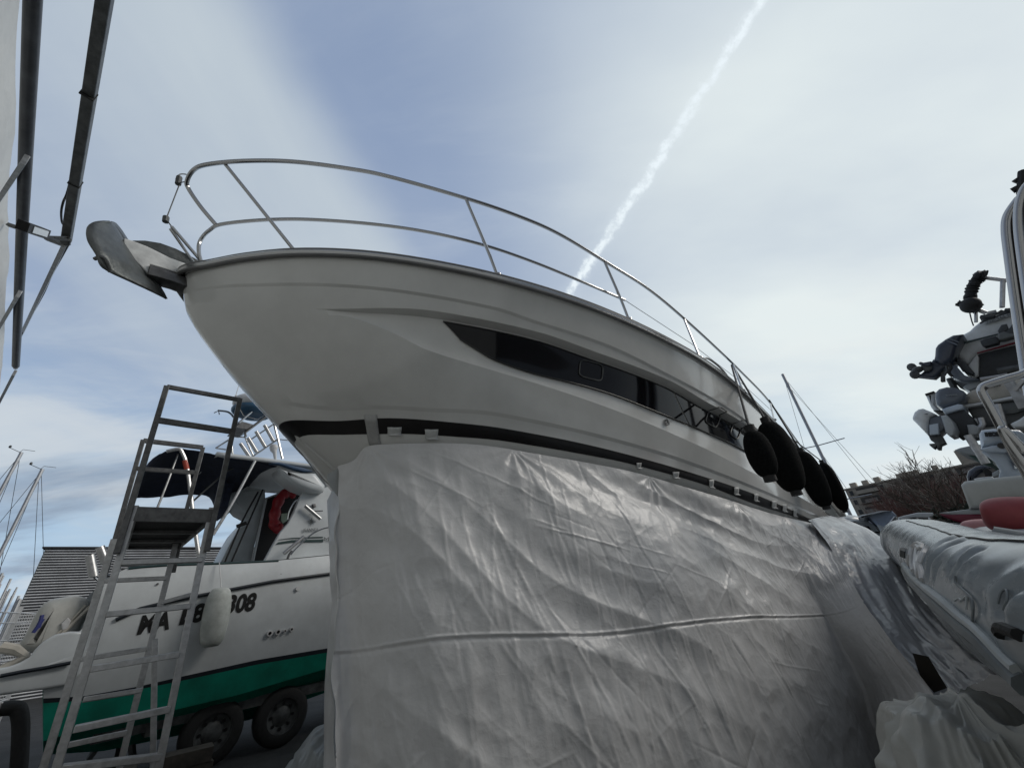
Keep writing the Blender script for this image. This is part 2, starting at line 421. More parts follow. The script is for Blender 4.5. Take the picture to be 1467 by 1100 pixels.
# opening ports in the smoked glass
def port(cx,cy,w,h,ang,sk=0):
    pts=[]
    for t in np.arange(28)*2*math.pi/28:
        x=math.copysign(abs(math.cos(t))**.45,math.cos(t))*w/2;y=math.copysign(abs(math.sin(t))**.45,math.sin(t))*h/2
        x2=x+sk*y;ca,sa=math.cos(ang),math.sin(ang);q=(cx+x2*ca-y*sa,cy+x2*sa+y*ca)
        u,v=uv_of(q,f=WF);pts.append(HP(u,v,.016))
    b=MB();b.tube(pts,.006,6,closed=True);return b.obj('porthole_frame',steel,yacht)
port(846,531,34,24,.25,.15);port(1020.5,600,19,19,.55,.2);port(1053.5,617,14,19,.6,.3)
# drain fitting
u,v=uv_of((957.5,604));c=HP(u,v,.004);b=MB();b.tube([c+NV*.0,c+NV*.016],.028,16);b.obj('drain_fitting',ss,yacht)
b=MB();b.tube([c+NV*.016,c+NV*.019],.012,12);b.obj('drain_hole',blackp,yacht)
# engine vents near the stern
b=MB()
for k in range(9):
    uu0=.80+k*.0;P=[HP(u,.30+k*.055,.012) for u in np.linspace(.80,.93,14)];b.tube(P,.012,5)
b.obj('engine_vent',gel3,yacht)
# rails
def railz(p,dz):          # height above the sheer line
    d=ray(*p);s_,n_,z_=d@A,d@NV,d[2];c=2.0+dz;t=(c+.055*S00)/(z_+.055*s_);return EY+d*t
top=[(310,323),(288,297),(271,272),(268,260),(277,244),(297,236),(350,231),(420,232),(500,242),(560,254),(666,284),(740,309),(800,335),(867,375),(930,415),(983,459),(1030,502),(1060,531),(1101,574),(1135,622),(1165,663)]
tz=[.34,.45,.57,.60,.63]+[.64]*30
TP=[railz(p,h) for p,h in zip(top,tz)]
mid=[(290,380),(285,362),(287,345),(300,330),(320,321),(385,315),(450,315),(540,322),(620,334),(695,352),(760,374),(820,398),(895,430)]
mz=[.05,.14,.24,.31,.33]+[.34]*30
MP=[railz(p,h) for p,h in zip(mid,mz)]
rail=MB();rail.tube(cr(TP,8),.0135,8);RO=rail.obj('pulpit_rail',ss,yacht)
rail=MB();rail.tube(cr(MP,8),.0115,8);rail.obj('lower_rail',ss,yacht)
for tpx,bpx,bd in (((323,236),(424,362),0),((667,284),(713,396),1),((866,375),(901,459),1),((980,457),(1003,514),0),((1050,521),(1064,560),0),((1103,575),(1109,602),0)):
    p=railz(tpx,.64);q=railz(bpx,.06)
    P=[p,q] if not bd else cr([p,p*.35+q*.65+NV*.005,q],4)
    b=MB();b.tube(P,.0115,8);b.tube([q-UP*.005,q+UP*.012],.03,10);b.obj('stanchion',ss,yacht)
b=MB();b.tube([MP[-1],railz((990,492),.36),railz((1056,543),.36),railz((1105,588),.36)],.003,5);b.obj('lifeline_wire',ss,yacht)
b=MB();b.tube(cr([railz((1008,515),.06),railz((1015,514),.14),railz((1035,530),.14),railz((1052,553),.12),railz((1062,562),.06)],6),.010,6);b.obj('grab_handle',dalu,yacht)
# far side rail, same build mirrored over the centreline
def mir(p):
    n=(p-EY)@NV;return p-NV*2*(n-N0)
b=MB();b.tube(cr([mir(p) for p in TP[9:]],6),.0135,8);b.obj('pulpit_rail',ss,yacht)
b=MB();b.tube(cr([mir(p) for p in MP[7:]],6),.0115,8);b.obj('lower_rail',ss,yacht)
for i in (10,13,15,18):
    p=mir(TP[i]);q=p-UP*.56;b=MB();b.tube([p,q],.0115,8);b.obj('stanchion',ss,yacht)
# bow roller struts and lashing
C=lambda p:PN(p,N0)
b=MB();b.tube([C((288,374)),C((246,325))],.011,8);b.tube([C((283,376))+NV*-.04,C((244,328))],.009,8);b.obj('bow_strut',ss,yacht)
b=MB();b.tube([C((246,325)),C((238,314)),C((258,262)),TP[3]],.004,6)
b.tube(cr([C((258,262)),C((252,257)),C((258,250)),C((267,250))],5),.004,6);b.obj('lashing_wire',steel,yacht)
for q_ in (((238,311),(237,318)),((257,254),(255,264))):
    b=MB();b.tube([C(q_[0]),C(q_[1])],.018,8);b.obj('shackle',steel,yacht)
# bow roller channel
def plane_poly(pts,N,th,bev=0.003):
    b=MB();slab(b,[PN(p,N) for p in pts],NV,th,bev);return b
plane_poly([ZA(578,792),ZA(780,868),ZA(880,905),ZA(860,960),ZA(745,915),ZA(560,862)],N0+.05,.10).obj('bow_roller',dalu,yacht)
# superstructure kept below the sight line of the sheer
# ---- anchor
an=empty('anchor','grey steel plough anchor stowed on the yacht bow roller','anchor',C((180,370)))
plane_poly(ZA((390,605),(450,622),(560,665),(720,745),(930,822),(960,860),(810,865),(700,830),(575,790),(560,855),(510,805),(440,740),(385,640)),N0+.03,.05,.006).obj('shank',shankm,an)
plane_poly(ZA((450,622),(540,622),(650,640),(760,680),(870,735),(1000,805),(930,822),(720,745),(560,665)),N0-.03,.025,.004).obj('shank_fin',plate,an)
# flukes: two curved blades meeting on the centreline ridge
def blade(edge,ridge,side):
    E_=cr([PN(p,N0+side*w) for p,w in edge],6);R_=cr([PN(p,N0+.0*side) for p in ridge],6)
    n=40;E2=[E_[int(round(i*(len(E_)-1)/n))] for i in range(n+1)];R2=[R_[int(round(i*(len(R_)-1)/n))] for i in range(n+1)]
    b=MB();b.grid([[E2[i]*(1-t)+R2[i]*t+A*.03*math.sin(math.pi*t)*math.sin(math.pi*i/n) for t in np.linspace(0,1,7)] for i in range(n+1)]);return b
edge=[(ZA(290,490),.10),(ZA(200,484),.14),(ZA(140,510),.17),(ZA(122,560),.19),(ZA(135,630),.20),(ZA(190,720),.20),(ZA(240,820),.17),(ZA(420,910),.11),(ZA(560,975),.06),(ZA(692,1042),.0)]
ridge=[ZA(300,500),ZA(345,560),ZA(385,625),ZA(430,690),ZA(480,765),ZA(520,820),ZA(560,870),ZA(610,930),ZA(655,990),ZA(692,1042)]
blade(edge,ridge,1).obj('fluke',plate,an,solid=.012)
edge2=[(ZA(290,490),.10),(ZA(330,505),.14),(ZA(360,560),.17),(ZA(395,640),.18),(ZA(430,690),.18),(ZA(480,765),.15),(ZA(530,840),.12),(ZA(590,910),.08),(ZA(650,985),.04),(ZA(692,1042),.0)]
blade(edge2,ridge,-1).obj('fluke',plate,an,solid=.012)
b=MB();b.tube(cr([PN(ZA(180,755),N0+.16),PN(ZA(215,742),N0+.19),PN(ZA(255,760),N0+.19),PN(ZA(290,850),N0+.15)],5),.010,8);b.obj('shackle',steel,an)
# ---- fenders
def fender(px_top,px_c,px_bot,rpx,Nc,label,ropetop,rsc=1.):
    t=PN(px_top,Nc);bt=PN(px_bot,Nc);c=(t+bt)/2;ln=np.linalg.norm(t-bt)/2;D=abs((R.T@(c-EY))[2])
    ax=(t-bt)/2
    r=rpx
    e=empty('fender',label,'fender',bt,'black covered fenders on the yacht side')
    x=A*r;y=NV*r*.95
    b=MB();b.ell(c,(x,y,ax),24,18,.62);b.obj('fender_cover',fabric,e,smooth=60)
    b=MB();b.tube([t-UP*.03,t+UP*.05],.035,10);b.obj('fender_eye',rubber,e)
    b=MB();b.tube([bt+UP*.03,bt-UP*.03],.035,10);b.obj('fender_valve',rubber,e)
    b=MB();b.tube([t+UP*.04,ropetop],.007,6);b.obj('rope',rubber,e)
def fend(s,n,ztop,zbot,r,label,su):
    t=YP(s,0,0)*0+EY+A*s+NV*n;T_=t+UP*ztop;B_=t+UP*zbot;c=(T_+B_)/2
    e=empty('fender',label,'fender',B_,'black covered fenders on the yacht side')
    b=MB();b.ell(c,(A*r,NV*r,(T_-B_)/2),28,20,.66);b.obj('fender_cover',fabric,e,smooth=60)
    b=MB();b.tube([T_-UP*.02,T_+UP*.05],.04,10);b.obj('fender_eye',rubber,e)
    b=MB();b.tube([B_+UP*.02,B_-UP*.03],.045,10);b.obj('fender_valve',rubber,e)
    b=MB();b.tube([T_+UP*.04,su],.011,6);b.obj('rope',rubber,e)
FN=-.33
def sn_of(p,N):
    q=PN(p,N)-EY;return q@A,q[2]

for (pt,pb,r,Nn,lab,rt) in ((ZF(150,345),ZF(275,640),.095,-.50,'black fender lying flattest and nearest the hull windows, first from the bow',(1048,523)),
                        (ZF(300,300),ZF(455,740),.135,-.46,'largest black covered fender, second from the bow on the yacht side',(1052,527)),
                        (ZF(560,515),ZF(705,875),.135,-.46,'third black covered fender from the yacht bow, between two others',(1102,573)),
                        (ZF(735,610),ZF(850,905),.135,-.46,'aftmost black covered fender on the yacht, in front of the flats',(1140,632))):
    a_=sn_of(pt,Nn);b_=sn_of(pb,Nn);s_=(a_[0]+b_[0])/2

    fend(s_,Nn,a_[1]+.03,b_[1]-.04,r,lab,railz(rt,.64))
# ---- main plastic sheet
def surf_noise(P,amp):
    return P
def make_tarp(name,cols_top,cols_bot,nv,nu,fn,m,sag=0.,lower=None):
    """ruled cloth between two 3D polylines with real folds; fn(u,v,p)->offset vector"""
    T_=cr(cols_top,1);B_=cr(cols_bot,1)
    def samp(P,t):
        P=np.array(P);d=np.r_[0,np.cumsum(np.linalg.norm(np.diff(P,axis=0),axis=1))];d/=d[-1]
        return np.array([np.interp(t,d,P[:,k]) for k in range(3)])
    Tp=[samp(cr(cols_top,8),i/nu) for i in range(nu+1)];Bp=[samp(cr(cols_bot,8),i/nu) for i in range(nu+1)]
    return Tp,Bp
toppx=[(481,669),(505,660),(523,641),(560,637),(600,636),(650,636),(700,640),(760,650),(830,662),(905,677),(975,697),(1040,716),(1100,735),(1150,747),(1172,752)]
tarp_top=[]
for p in toppx:
    u,v=uv_of(p);tarp_top.append(HP(u,v,.03))
E0=PN((478,1100),-2.30);t0=tarp_top[0];dirv=E0-t0;edge_bot=t0+dirv*((0.02-t0[2])/dirv[2])
bot=[edge_bot]
for p in tarp_top[2:-1]:
    q=p-EY;s_=q@A;n_=q@NV
    bot.append(EY+A*(s_+.10)+NV*(n_+.20+.0*s_)-UP*(EYE-.02))
ED=[tarp_top[-1],PD((1196,795),5.8),PD((1215,832),5.55),PD((1242,882),5.2),PD((1290,945),4.7),PD((1334,1000),4.35),PD((1336,1060),4.1)];_l=PD((1332,1100),3.95);ED+=[_l,np.array([_l[0]-.02,_l[1]-.25,.02])];bot[-1]=ED[-1]
def samp(P,ts):
    P=np.array(cr(P,8));d=np.r_[0,np.cumsum(np.linalg.norm(np.diff(P,axis=0),axis=1))];d/=d[-1]
    return np.stack([np.interp(ts,d,P[:,k]) for k in range(3)],1)
NU,NVV=640,380
us=np.linspace(0,1,NU+1)**1.0;Tp=samp(tarp_top,us);Bp=samp(bot,us);vs=np.linspace(0,1,NVV+1)
G=Tp[:,None,:]*(1-vs[None,:,None])+Bp[:,None,:]*vs[None,:,None]
LENU=np.linalg.norm(np.diff(Tp,axis=0),axis=1).sum()
def nz3(x,y,z):return mnoise.noise(Vector((x,y,z)))
def ridge(x):return 1-abs(x)
Uu=us[:,None]*np.ones_like(vs)[None];Vv=np.ones_like(us)[:,None]*vs[None]
disp=np.zeros_like(Uu)
mx=Uu*LENU;mz=Vv*2.4
tens=[(0.02,0),(.075,0),(.16,0),(.30,0),(.42,0),(.52,0),(.62,0),(.70,0),(.77,0)]
for i in range(NU+1):
    for j in range(NVV+1):
        x=mx[i,j];z=mz[i,j]
        ang=.62-.25*min(1,x/5.);c_=math.cos(ang)*z-math.sin(ang)*x;a_=math.cos(ang)*x+math.sin(ang)*z
        wp=nz3(x*.7,z*.7,3.)*.25
        w1=nz3((c_+wp)*1.5+3,a_*.28,0.);w2=nz3((c_+wp)*3.6,a_*.42,4.)
        w3=nz3(x*2.4+.3*wp,z*.35,9.);w6=nz3(x*5.5,z*.6+3,19.)
        w4=nz3(x*9,z*7,2.)
        lo=min(1,max(0,(z-.35)/1.4));lf=max(0,1-x/1.3)
        env=min(1,z/.22)
        up_=1-.65*max(lo,lf)
        big=max(.35,1-.16*z*x/2.)
        w7=nz3(x*3.3+7,z*3.3,31.);w8=nz3(x*7+2,z*7,37.)
        d_=(.095*w1*up_*big+.040*(ridge(w2*2.)-.7)*up_*big+(.045*w3+.018*(ridge(w6*2.2)-.6))*max(lo,lf)*big+.009*(ridge(w7*2.2)-.6)+.004*(ridge(w8*2.2)-.6)+.0025*w4)*env
        d_+=.05*math.sin(math.pi*min(1,z/2.4))*min(1,x/.5)
        disp[i,j]=d_
# sharp pressed-in crease lines left from packing
rc=random.Random(21)
for k in range(420):
    x0=rc.uniform(.05,LENU)*(1 if k%3 else .35);z0_=rc.uniform(.15,2.2);ln=rc.uniform(.06,.42);th=rc.gauss(.12,.25) if rc.random()<.7 else rc.uniform(-1.4,1.4)
    dx=mx-x0;dzz=mz-z0_;al_=dx*math.sin(th)+dzz*math.cos(th);pe=dx*math.cos(th)-dzz*math.sin(th)
    w_=rc.uniform(.004,.008);disp+=rc.choice((-1,1,1))*rc.uniform(.002,.0075)*np.exp(-np.abs(pe)/w_)*np.exp(-(al_/ln)**4)
# pulled points where tape holds the sheet: cones of radial creases
for uc in (.045,.20,.40,.60,.78,.92):
    xc=uc*LENU;dx=mx-xc;rr=np.hypot(dx,mz)+.02;th=np.arctan2(dx,mz)
    disp+= .010*np.cos(th*11+uc*40)*np.exp(-rr/.35)*np.clip(mz/.08,0,1)
# the weld seam of the sheet, level across it
for i in range(NU+1):
    # seam height followed along the sheet
    ys=[];
    zt=1.5-.40*EYE*0
    zs=np.interp(us[i],[0,.25,.6,1.],[.0,0,0,0])
    pts=G[i];pr=np.array([proj(p) for p in pts[::12]])
    yl=928+(pr[:,0]-480)*(880-928)/(1215-480.)+4*np.sin(pr[:,0]/60.)
    dlt=pr[:,1]-yl;idx=np.argmax(dlt>0)
    if idx>0:
        f0=idx-1+(-dlt[idx-1])/(dlt[idx]-dlt[idx-1]);vz=f0*12/NVV
        disp[i]+= .009*np.exp(-((vs-vz)*2.4/.006)**2)-.008*np.exp(-((vs-vz-.006)*2.4/.010)**2)
nrm=NV*.85-A*.25+UP*.2
EC=samp(ED,vs);RE=G[-1].copy();wv=us**5;G=G+(EC-RE)[None]*wv[:,None,None]
G=G+disp[:,:,None]*nrm
G[0,:,:]+=(np.sin(vs*23)*.012+np.sin(vs*61)*.006)[:,None]*A
tb=MB();tb.v=[tuple(p) for p in G.reshape(-1,3)];W=NVV+1
tb.f=[(i*W+j,i*W+j+1,(i+1)*W+j+1,(i+1)*W+j) for i in range(NU) for j in range(NVV)]
sheet=empty('plastic_sheet','big wrinkled white plastic sheet taped along the yacht waterline down to the ground','tarpaulin',G[NU//2,-1])
tb.obj('sheet_panel',tarpm,sheet,smooth=180,recalc=False)
# the return of the sheet round the stem, going to the far side of the hull
q0=G[0];b=MB();rows=[]
far_top=[HP(max(.02,uv_of((481,669))[0]*.8),1.25,.03,-1)]
ft=YP(1.35,-.45,.80);fb=YP(1.6,-.35,-EYE+.02)
rows=[]
for k,t in enumerate(np.linspace(0,1,30)):
    rows.append([q0[j*4]*(1-t)+(ft*(1-j*4/NVV)+fb*(j*4/NVV))*t+NV*.02*math.sin(t*9+j*.07)+A*.03*math.sin(j*.11+t*5) *t for j in range(NVV//4+1)])
MB().grid(rows).obj('sheet_return',tarpm,sheet,smooth=180,recalc=False)
# clear film tab standing up left of the sheet
film=[C(p) for p in ((457,693),(458,685),(468,680),(480,672),(483,700),(478,712),(472,716),(462,704))]
b=MB();slab(b,[p+NV*.12 for p in film],NV,.004);b.obj('loose_film',mat('film',(.5,.52,.52),.3,alpha=.75),sheet)
# tape strips
def tape(px,wpx,hpx,name='tape',lean=0,par=None,m=None):
    b=MB();rows=[]
    for i in range(5):
        row=[]
        for j in range(5):
            q=(px[0]+(i/4-.5)*wpx+lean*(j/4),px[1]+j/4*hpx);u,v=uv_of(q);row.append(HP(u,v,.012+.004*math.sin(i*2+j)+ (.02 if j==4 else 0)))
        rows.append(row)
    b.grid(rows).obj('tape_strip',m or tapem,sheet,solid=.002)
for p,w,h in (((565,612),20,13),((618,615),19,16),((915,663),7,9),((968,676),9,10),((1019,687),7,13),((1055,698),7,12),((1083,707),6,12),((1109,717),7,12),((1124,722),6,12),((1139,729),5,12)):
    tape(p,w,h)
tape((530,594),18,50,lean=8,m=mat('clear_tape',(.42,.42,.41),.25,bump=.5,bscale=40))
# ---- stern apron sheet, spreading outboard from the hull under the inflatable
ap=[[ (1158,745,6.1),(1172,741,6.9),(1186,739,7.8),(1200,741,8.8)],
    [ (1190,790,5.9),(1212,768,6.7),(1232,757,7.6),(1250,763,8.4)],
    [ (1216,834,5.7),(1245,812,6.2),(1270,795,6.8),(1292,798,7.2)],
    [ (1262,900,5.3),(1290,880,5.6),(1312,862,5.9),(1338,860,6.2)],
    [ (1312,962,5.0),(1342,945,5.1),(1372,925,5.2),(1405,925,5.3)],
    [ (1345,1010,4.7),(1385,985,4.7),(1420,970,4.7),(1460,970,4.7)]]
rows3=[[PD((a,b_),d) for a,b_,d in r] for r in ap]
rows3=[cr(r,14) for r in rows3];colsn=len(rows3[0])
cols3=[cr([r[j] for r in rows3],18) for j in range(colsn)]
b=MB();rr=[]
for j,c_ in enumerate(cols3):
    row=[]
    for i,p in enumerate(c_):
        x=j*.05;y=i*.06
        d_=.05*nz3(x*2.6+y*.35,y*.45,3)+.018*(ridge(nz3(x*7,y*.9,7)*2.4)-.5)+.012*nz3(x*14+y,y*3,5)
        if i<3:d_*=i/3
        row.append(p+(UP*.8+NV*.6)*d_)
    rr.append(row)
b.grid(rr)
apron=empty('stern_sheet','thin glossy plastic sheet spread outboard from the yacht stern toward the inflatable','tarpaulin',rr[20][40]*[1,1,0])
b.obj('sheet_panel',tarpm2,apron,smooth=180,recalc=False)
# near-black panel standing in for the shaded void between the sheets
bd=MB();slab(bd,[PD(p,4.65) for p in ((1307,935),(1330,940),(1357,985),(1338,992),(1318,968))],-ray(1330,960),.02);tag(bd.obj('gap_shade_panel',mat('gap_shade_panel',(.03,.025,.02),.8)),'near-black panel standing in for shade in the gap between the two plastic sheets','panel')
# heap of crumpled tarpaulin
def heap(name,c,ax,label,m,seed,seg=240,rings=170,amp=.22):
    b=MB();rows=[]
    for i in range(rings+1):
        th=math.pi*i/rings
        row=[]
        for j in range(seg):
            ph=2*math.pi*j/seg;d=np.array([math.sin(th)*math.cos(ph),math.sin(th)*math.sin(ph),math.cos(th)])
            q=d*1.7+seed
            k=1+amp*(1.5*nz3(*(q*1.1))+.8*(ridge(nz3(*(q*1.5+5))*2.4)-.6)+.12*(ridge(nz3(*(q*3.3+9))*2.)-.6)+.04*nz3(*(q*9))+.45*max(0,1-2.*abs(nz3(*(q*1.1+31))))**1.3+.16*max(0,1-2.4*abs(nz3(*(q*2.3+51))))**1.4+.03*max(0,1-3*abs(nz3(*(q*6+71))))**1.5)
            pl=Vector((math.cos(ph)*3.2,math.sin(ph)*3.2,th*.55+seed));pq=Vector((math.cos(ph)*7.5,math.sin(ph)*7.5,th*1.1+seed))
            k=1+(k-1)*.75+math.sin(th)**1.0*(.16*(ridge(mnoise.noise(pl)*2.3)-.55)+.06*(ridge(mnoise.noise(pq)*2.4)-.55))
            p=np.asarray(c)+ax[0]*d[0]*k+ax[1]*d[1]*k+ax[2]*d[2]*k;p[2]=max(.01+.004*math.sin(ph*3),p[2]);row.append(p)
        rows.append(row)
    b.grid(rows,cu=True);return tag(b.obj(name,m,smooth=42),label,'tarpaulin')
hc=PD((1425,1100),3.15)
heap('crumpled_tarpaulin',(hc[0],hc[1],.24),(NV*.46,A*.55,UP*.60),'crumpled pale tarpaulin heaped on the ground under the inflatable boat',tarpm3,3.)
hc=PD((485,1130),4.4)
heap('folded_tarpaulin',(hc[0]-.02,hc[1]+.1,.15),(np.array([.42,.2,0]),np.array([-.2,.4,0]),UP*.52),'pale folded tarpaulin lump on the ground behind the plastic sheet edge',mat('pale_blue_tarp',(.33,.36,.38),.6,bump=.4,bscale=12),8.,amp=.14)
# PART2
# ================================================================== SHED ON THE LEFT
AW,NW=axes(-51.)
def WP(t,n,z):return AW*t+NW*n+UP*z
def PW(p,N):return PN(p,N,-51.)
shed=empty('storage_shed','white sheeted storage shed whose high eave edge runs up the left side','shed',WP(-4,-1.5,0))
wz=4.53+EYE;WE=float(PW((9,548),-1.42)@AW)
b=MB();rows=[]
for i in range(141):
    t=-16+(WE+16)*i/140
    rows.append([WP(t,-1.42+.03*nz3(t*.9,z*.25,2)+.012*nz3(t*3,z*.7,5),z) for z in np.linspace(.0,wz,40)])
b.grid(rows).obj('wall_sheet',wallm,shed,smooth=180,recalc=False)
b=MB();slab(b,[WP(-16,-1.46,wz+.06),WP(WE,-1.46,wz+.06),WP(WE,-11,wz+2.2),WP(-16,-11,wz+2.2)],UP,.08);b.obj('roof',metalw,shed)
b=MB();slab(b,[WP(WE,-1.5,0),WP(WE,-1.5,wz),WP(WE,-11,wz+2.1),WP(WE,-11,0)],AW,.06);b.obj('end_wall',metalw,shed)
b=MB()
pA,pB=PW((47,0),-1.16),PW((22.5,524),-1.16);zz=(pA[2]+pB[2])/2;pB2=PW((22.5,524),-1.16)
dirp=(pA-pB)/np.linalg.norm(pA-pB);b.tube([pB,pB+dirp*1.2,pA,pA+dirp*6],.045,20);b.obj('gutter_pipe',pvc,shed)
b=MB();b.tube([pB-dirp*.10,pB+dirp*.03],.03,14);b.obj('pipe_end',whitep,shed)
for (p,q) in (((36,229),(-6,292)),((27,421),(-5,476)),((21,534),(-8,590))):
    P=PW(p,-1.10);Q=PW(q,-1.42);b=MB();b.bar(P,Q,.10,.035,up=NW);b.obj('bracket',galv,shed,bevel=.004)
bA,bB=PW((150,0),-.84),PW((94.5,347),-.84);db=(bA-bB)/np.linalg.norm(bA-bB)
b=MB();b.bar(bB,bA+db*6,.075,.085);b.obj('eave_beam',steel,shed,bevel=.008)
e_=PW((31,478),-1.36);b=MB();b.bar(bB,e_,.10,.04,up=NW);b.obj('brace',galv,shed,bevel=.004)
b=MB();b.bar(PW((98,350),-.82),PW((12,322),-1.40),.04,.04);b.obj('brace',steel,shed,bevel=.004)
b=MB();b.bar(PW((98,342),-.80),PW((70,341),-.98),.05,.02);b.bar(PW((90,352),-.80),PW((66,343),-.98),.03,.02);b.obj('gusset',steel,shed)
for q in ((134,262),(128,258)):pass
for y,x in ((135,127),(262,108)):
    c=PW((x,y),-.84);b=MB();b.box(c,.085,.012,.097,az=-51);b.obj('cable_tie',rubber,shed)
b=MB();b.tube(cr([PW(p,-.90) for p in ((142,0),(133,60),(127,130))]+[PW(p,-.93) for p in ZE((288,185),(262,260),(254,300),(256,340),(262,352))],6),.010,6)
b.obj('cable',rubber,shed)
b=MB();b.tube(cr([PW(p,-.80) for p in ZE((285,405),(288,425))]+[PW(p,N_) for p,N_ in zip(ZE((262,475),(215,560),(180,640),(130,730),(88,810)),(-.86,-.98,-1.1,-1.22,-1.34))],6),.010,6);b.obj('cable',rubber,shed)
fl=empty('floodlight','small square floodlight fixed to the end of the shed beam','floodlight',PW((55,333),-.97))
cn=[PW(p,-.74) for p in ZE((131,352),(208,379),(197,409),(119,386))]
cc=sum(cn)/4;b=MB();slab(b,[cc+(p-cc)*1.12 for p in cn],NW,.06);b.obj('housing',rubber,fl)
b=MB();slab(b,[cc+(p-cc)*.78+NW*.006 for p in cn],NW,.01);b.obj('lamp_glass',lamp_m,fl)
b=MB();b.bar(cc-NW*.08,PW((82,345),-.80),.03,.02);b.obj('yoke',rubber,fl)
# ================================================================== THE SMALL MOTORBOAT
AZM=42.;AM,NM=axes(AZM);NMB=-7.
def PM(p,o=0.):return PN(p,NMB+o,AZM)
def MP_(t,n,z):return AM*t+NM*(NMB+n)+UP*z
boat=empty('fishing_boat','white cabin fishing boat with green bottom and navy canopy on a trailer','boat',MP_(2,-1.2,.1))
def rowpx(pts,xs):
    X=[p[0] for p in pts];Y=[p[1] for p in pts];return [(x,float(np.interp(x,X,Y))) for x in xs]
xs=np.linspace(62,485,50)
Grow=rowpx([(62,936),(100,909),(119,903),(128,880),(141,838),(150,828),(170,819),(184,813),(239,809),(317,806.5),(399,802.5),(485,794)],xs)
Rrow=rowpx([(62,955),(110,940),(130,925),(150,895),(200,872),(240,862),(327,845),(392,832.5),(485,820)],xs)
K1=rowpx([(62,975),(119,965),(215,935),(320,908),(400,893),(485,878)],xs)
Srow=rowpx([(62,1000),(119,997),(198,983),(259,969),(368,945),(485,925.5)],xs)
S2=rowpx([(62,1007),(119,1003),(259,975),(368,951.5),(485,931.5)],xs)
CH=rowpx([(44,1068),(62,1061),(102,1049),(239,1019),(341,995),(485,952)],xs)
KE=rowpx([(44,1082),(150,1075),(260,1052),(360,1030),(485,985)],xs)
defs=[(Grow,-.10),(Rrow,.0),(K1,-.03),(Srow,-.08),(S2,-.085),(CH,-.16),(KE,-.75)]
HWB=1.15
def ext(Pts):     # bow continuation, closing on the centre plane
    n=(np.array(Pts)@NM);out=list(Pts);last=Pts[-1];t0_=last@AM;n0=last@NM;z0_=last[2];d=Pts[-1]-Pts[-6];sl=d[2]/(d@AM)
    for k in range(1,15):
        q=k/14;t=t0_+q*4.2;nn_=n0-(n0-(NMB-HWB))*(q**2.6);out.append(AM*t+NM*nn_+UP*(z0_+sl*.45*q*4.2+.12*q*q))
    return out
RW=[ext([PM(p,o) for p in r]) for r,o in defs]
def mirm(p):return p-NM*2*((p@NM)-(NMB-HWB))
def hullpart(name,i0,i1,m,thick=0):
    b=MB();b.grid(RW[i0:i1+1]);b.grid([[mirm(p) for p in r] for r in RW[i0:i1+1]])
    return b.obj(name,m,boat,smooth=35)
def dens(i0,i1,n):
    out=[]
    for k in range(n+1):
        t=k/n*(i1-i0)+i0;a=int(min(i1-1,t));f=t-a;out.append([RW[a][j]*(1-f)+RW[a+1][j]*f for j in range(len(RW[0]))])
    return out
hullpart('hull',0,3,gel2);hullpart('waterline_stripe',3,4,navyl);hullpart('bottom',4,6,green)
b=MB();kl=RW[6];b.grid([kl,[mirm(p) for p in kl]]);b.obj('keel_panel',green,boat)
b=MB();col=[r[0] for r in RW];b.grid([col,[mirm(p) for p in col]]);b.obj('transom',green,boat)
b=MB();b.tube([p+NM*.012 for p in RW[1][12:]],.022,8);b.obj('rub_rail',navyl,boat)
b=MB();b.tube([p+NM*.02-UP*0 for p in [PM(q) for q in ((0,968),(30,962),(60,957),(101,949))]],.02,6);b.obj('rub_rail',navyl,boat)
b=MB();b.grid([[p+UP*.01 for p in RW[0][12:]],[p*.5+mirm(p)*.5+UP*.04 for p in RW[0][12:]],[mirm(p)+UP*.01 for p in RW[0][12:]]]);b.obj('deck',gel2,boat)
b=MB();b.tube([PM(p,-.10) for p in L1((540,922),(600,915),(700,908),(940,900),(1170,890))],.016,6);b.obj('gunwale_strip',greenl,boat)
# stern platform wing
b=MB();wing=[(-40,975)]+[(0,957),(12,955),(28,949),(42,941),(50,930),(62,918),(80,908),(100,904),(121,904),(122,960),(100,981),(60,988),(0,996),(-40,1001)]
slab(b,[PM(p,-.01) for p in wing],NM,2.3,.03);b.obj('swim_platform',gel2,boat)
# outboard engine cover on the platform, with strap
cov=empty('engine_cover','rounded off-white covered engine with a small blue emblem strapped at the boat stern','engine cover',PM((80,935),-.4))
oc=[(25,929),(38,905),(55,872),(72,858),(92,854),(112,852),(128,858),(130,872),(115,900),(100,915),(62,932),(45,934)]
b=MB();slab(b,[PM(p,-.25) for p in cr(oc,3,True)] if 0 else [PM(p,-.25) for p in [tuple(q) for q in cr([np.array(x,float) for x in oc],3,True)]],NM,.75,.12);b.obj('cover_shell',mat('cream_cover',(.52,.52,.49),.5,0,.1,5,bump=.3,bscale=14),cov,smooth=60)
b=MB();b.tube([PM(p,-.24) for p in L2((175,470),(275,360),(380,260))],.022,6);b.obj('strap',beigec,cov)
b=MB();b.tube([PM(p,-.24) for p in L2((360,255),(275,345),(150,455))],.012,6);b.obj('strap',beigec,cov)
b=MB();slab(b,[PM(p,-.22) for p in L2((258,330),(285,305),(300,318),(285,352),(262,360))],NM,.05,.01);b.obj('buckle',whitep,cov)
b=MB();b.tube([PM(p,-.236) for p in L2((140,370),(158,345),(172,318),(178,295))],.018,5);b.tube([PM(p,-.236) for p in L2((165,350),(172,330),(184,312))],.012,5)
b.obj('emblem',mat('blue_ink',(.03,.04,.2),.5),cov)
b=MB();b.tube([PM(p,-.2) for p in L2((0,430),(60,440),(110,470),(20,520),(-20,540))],.05,8);b.obj('fuel_hose',beigec,cov)
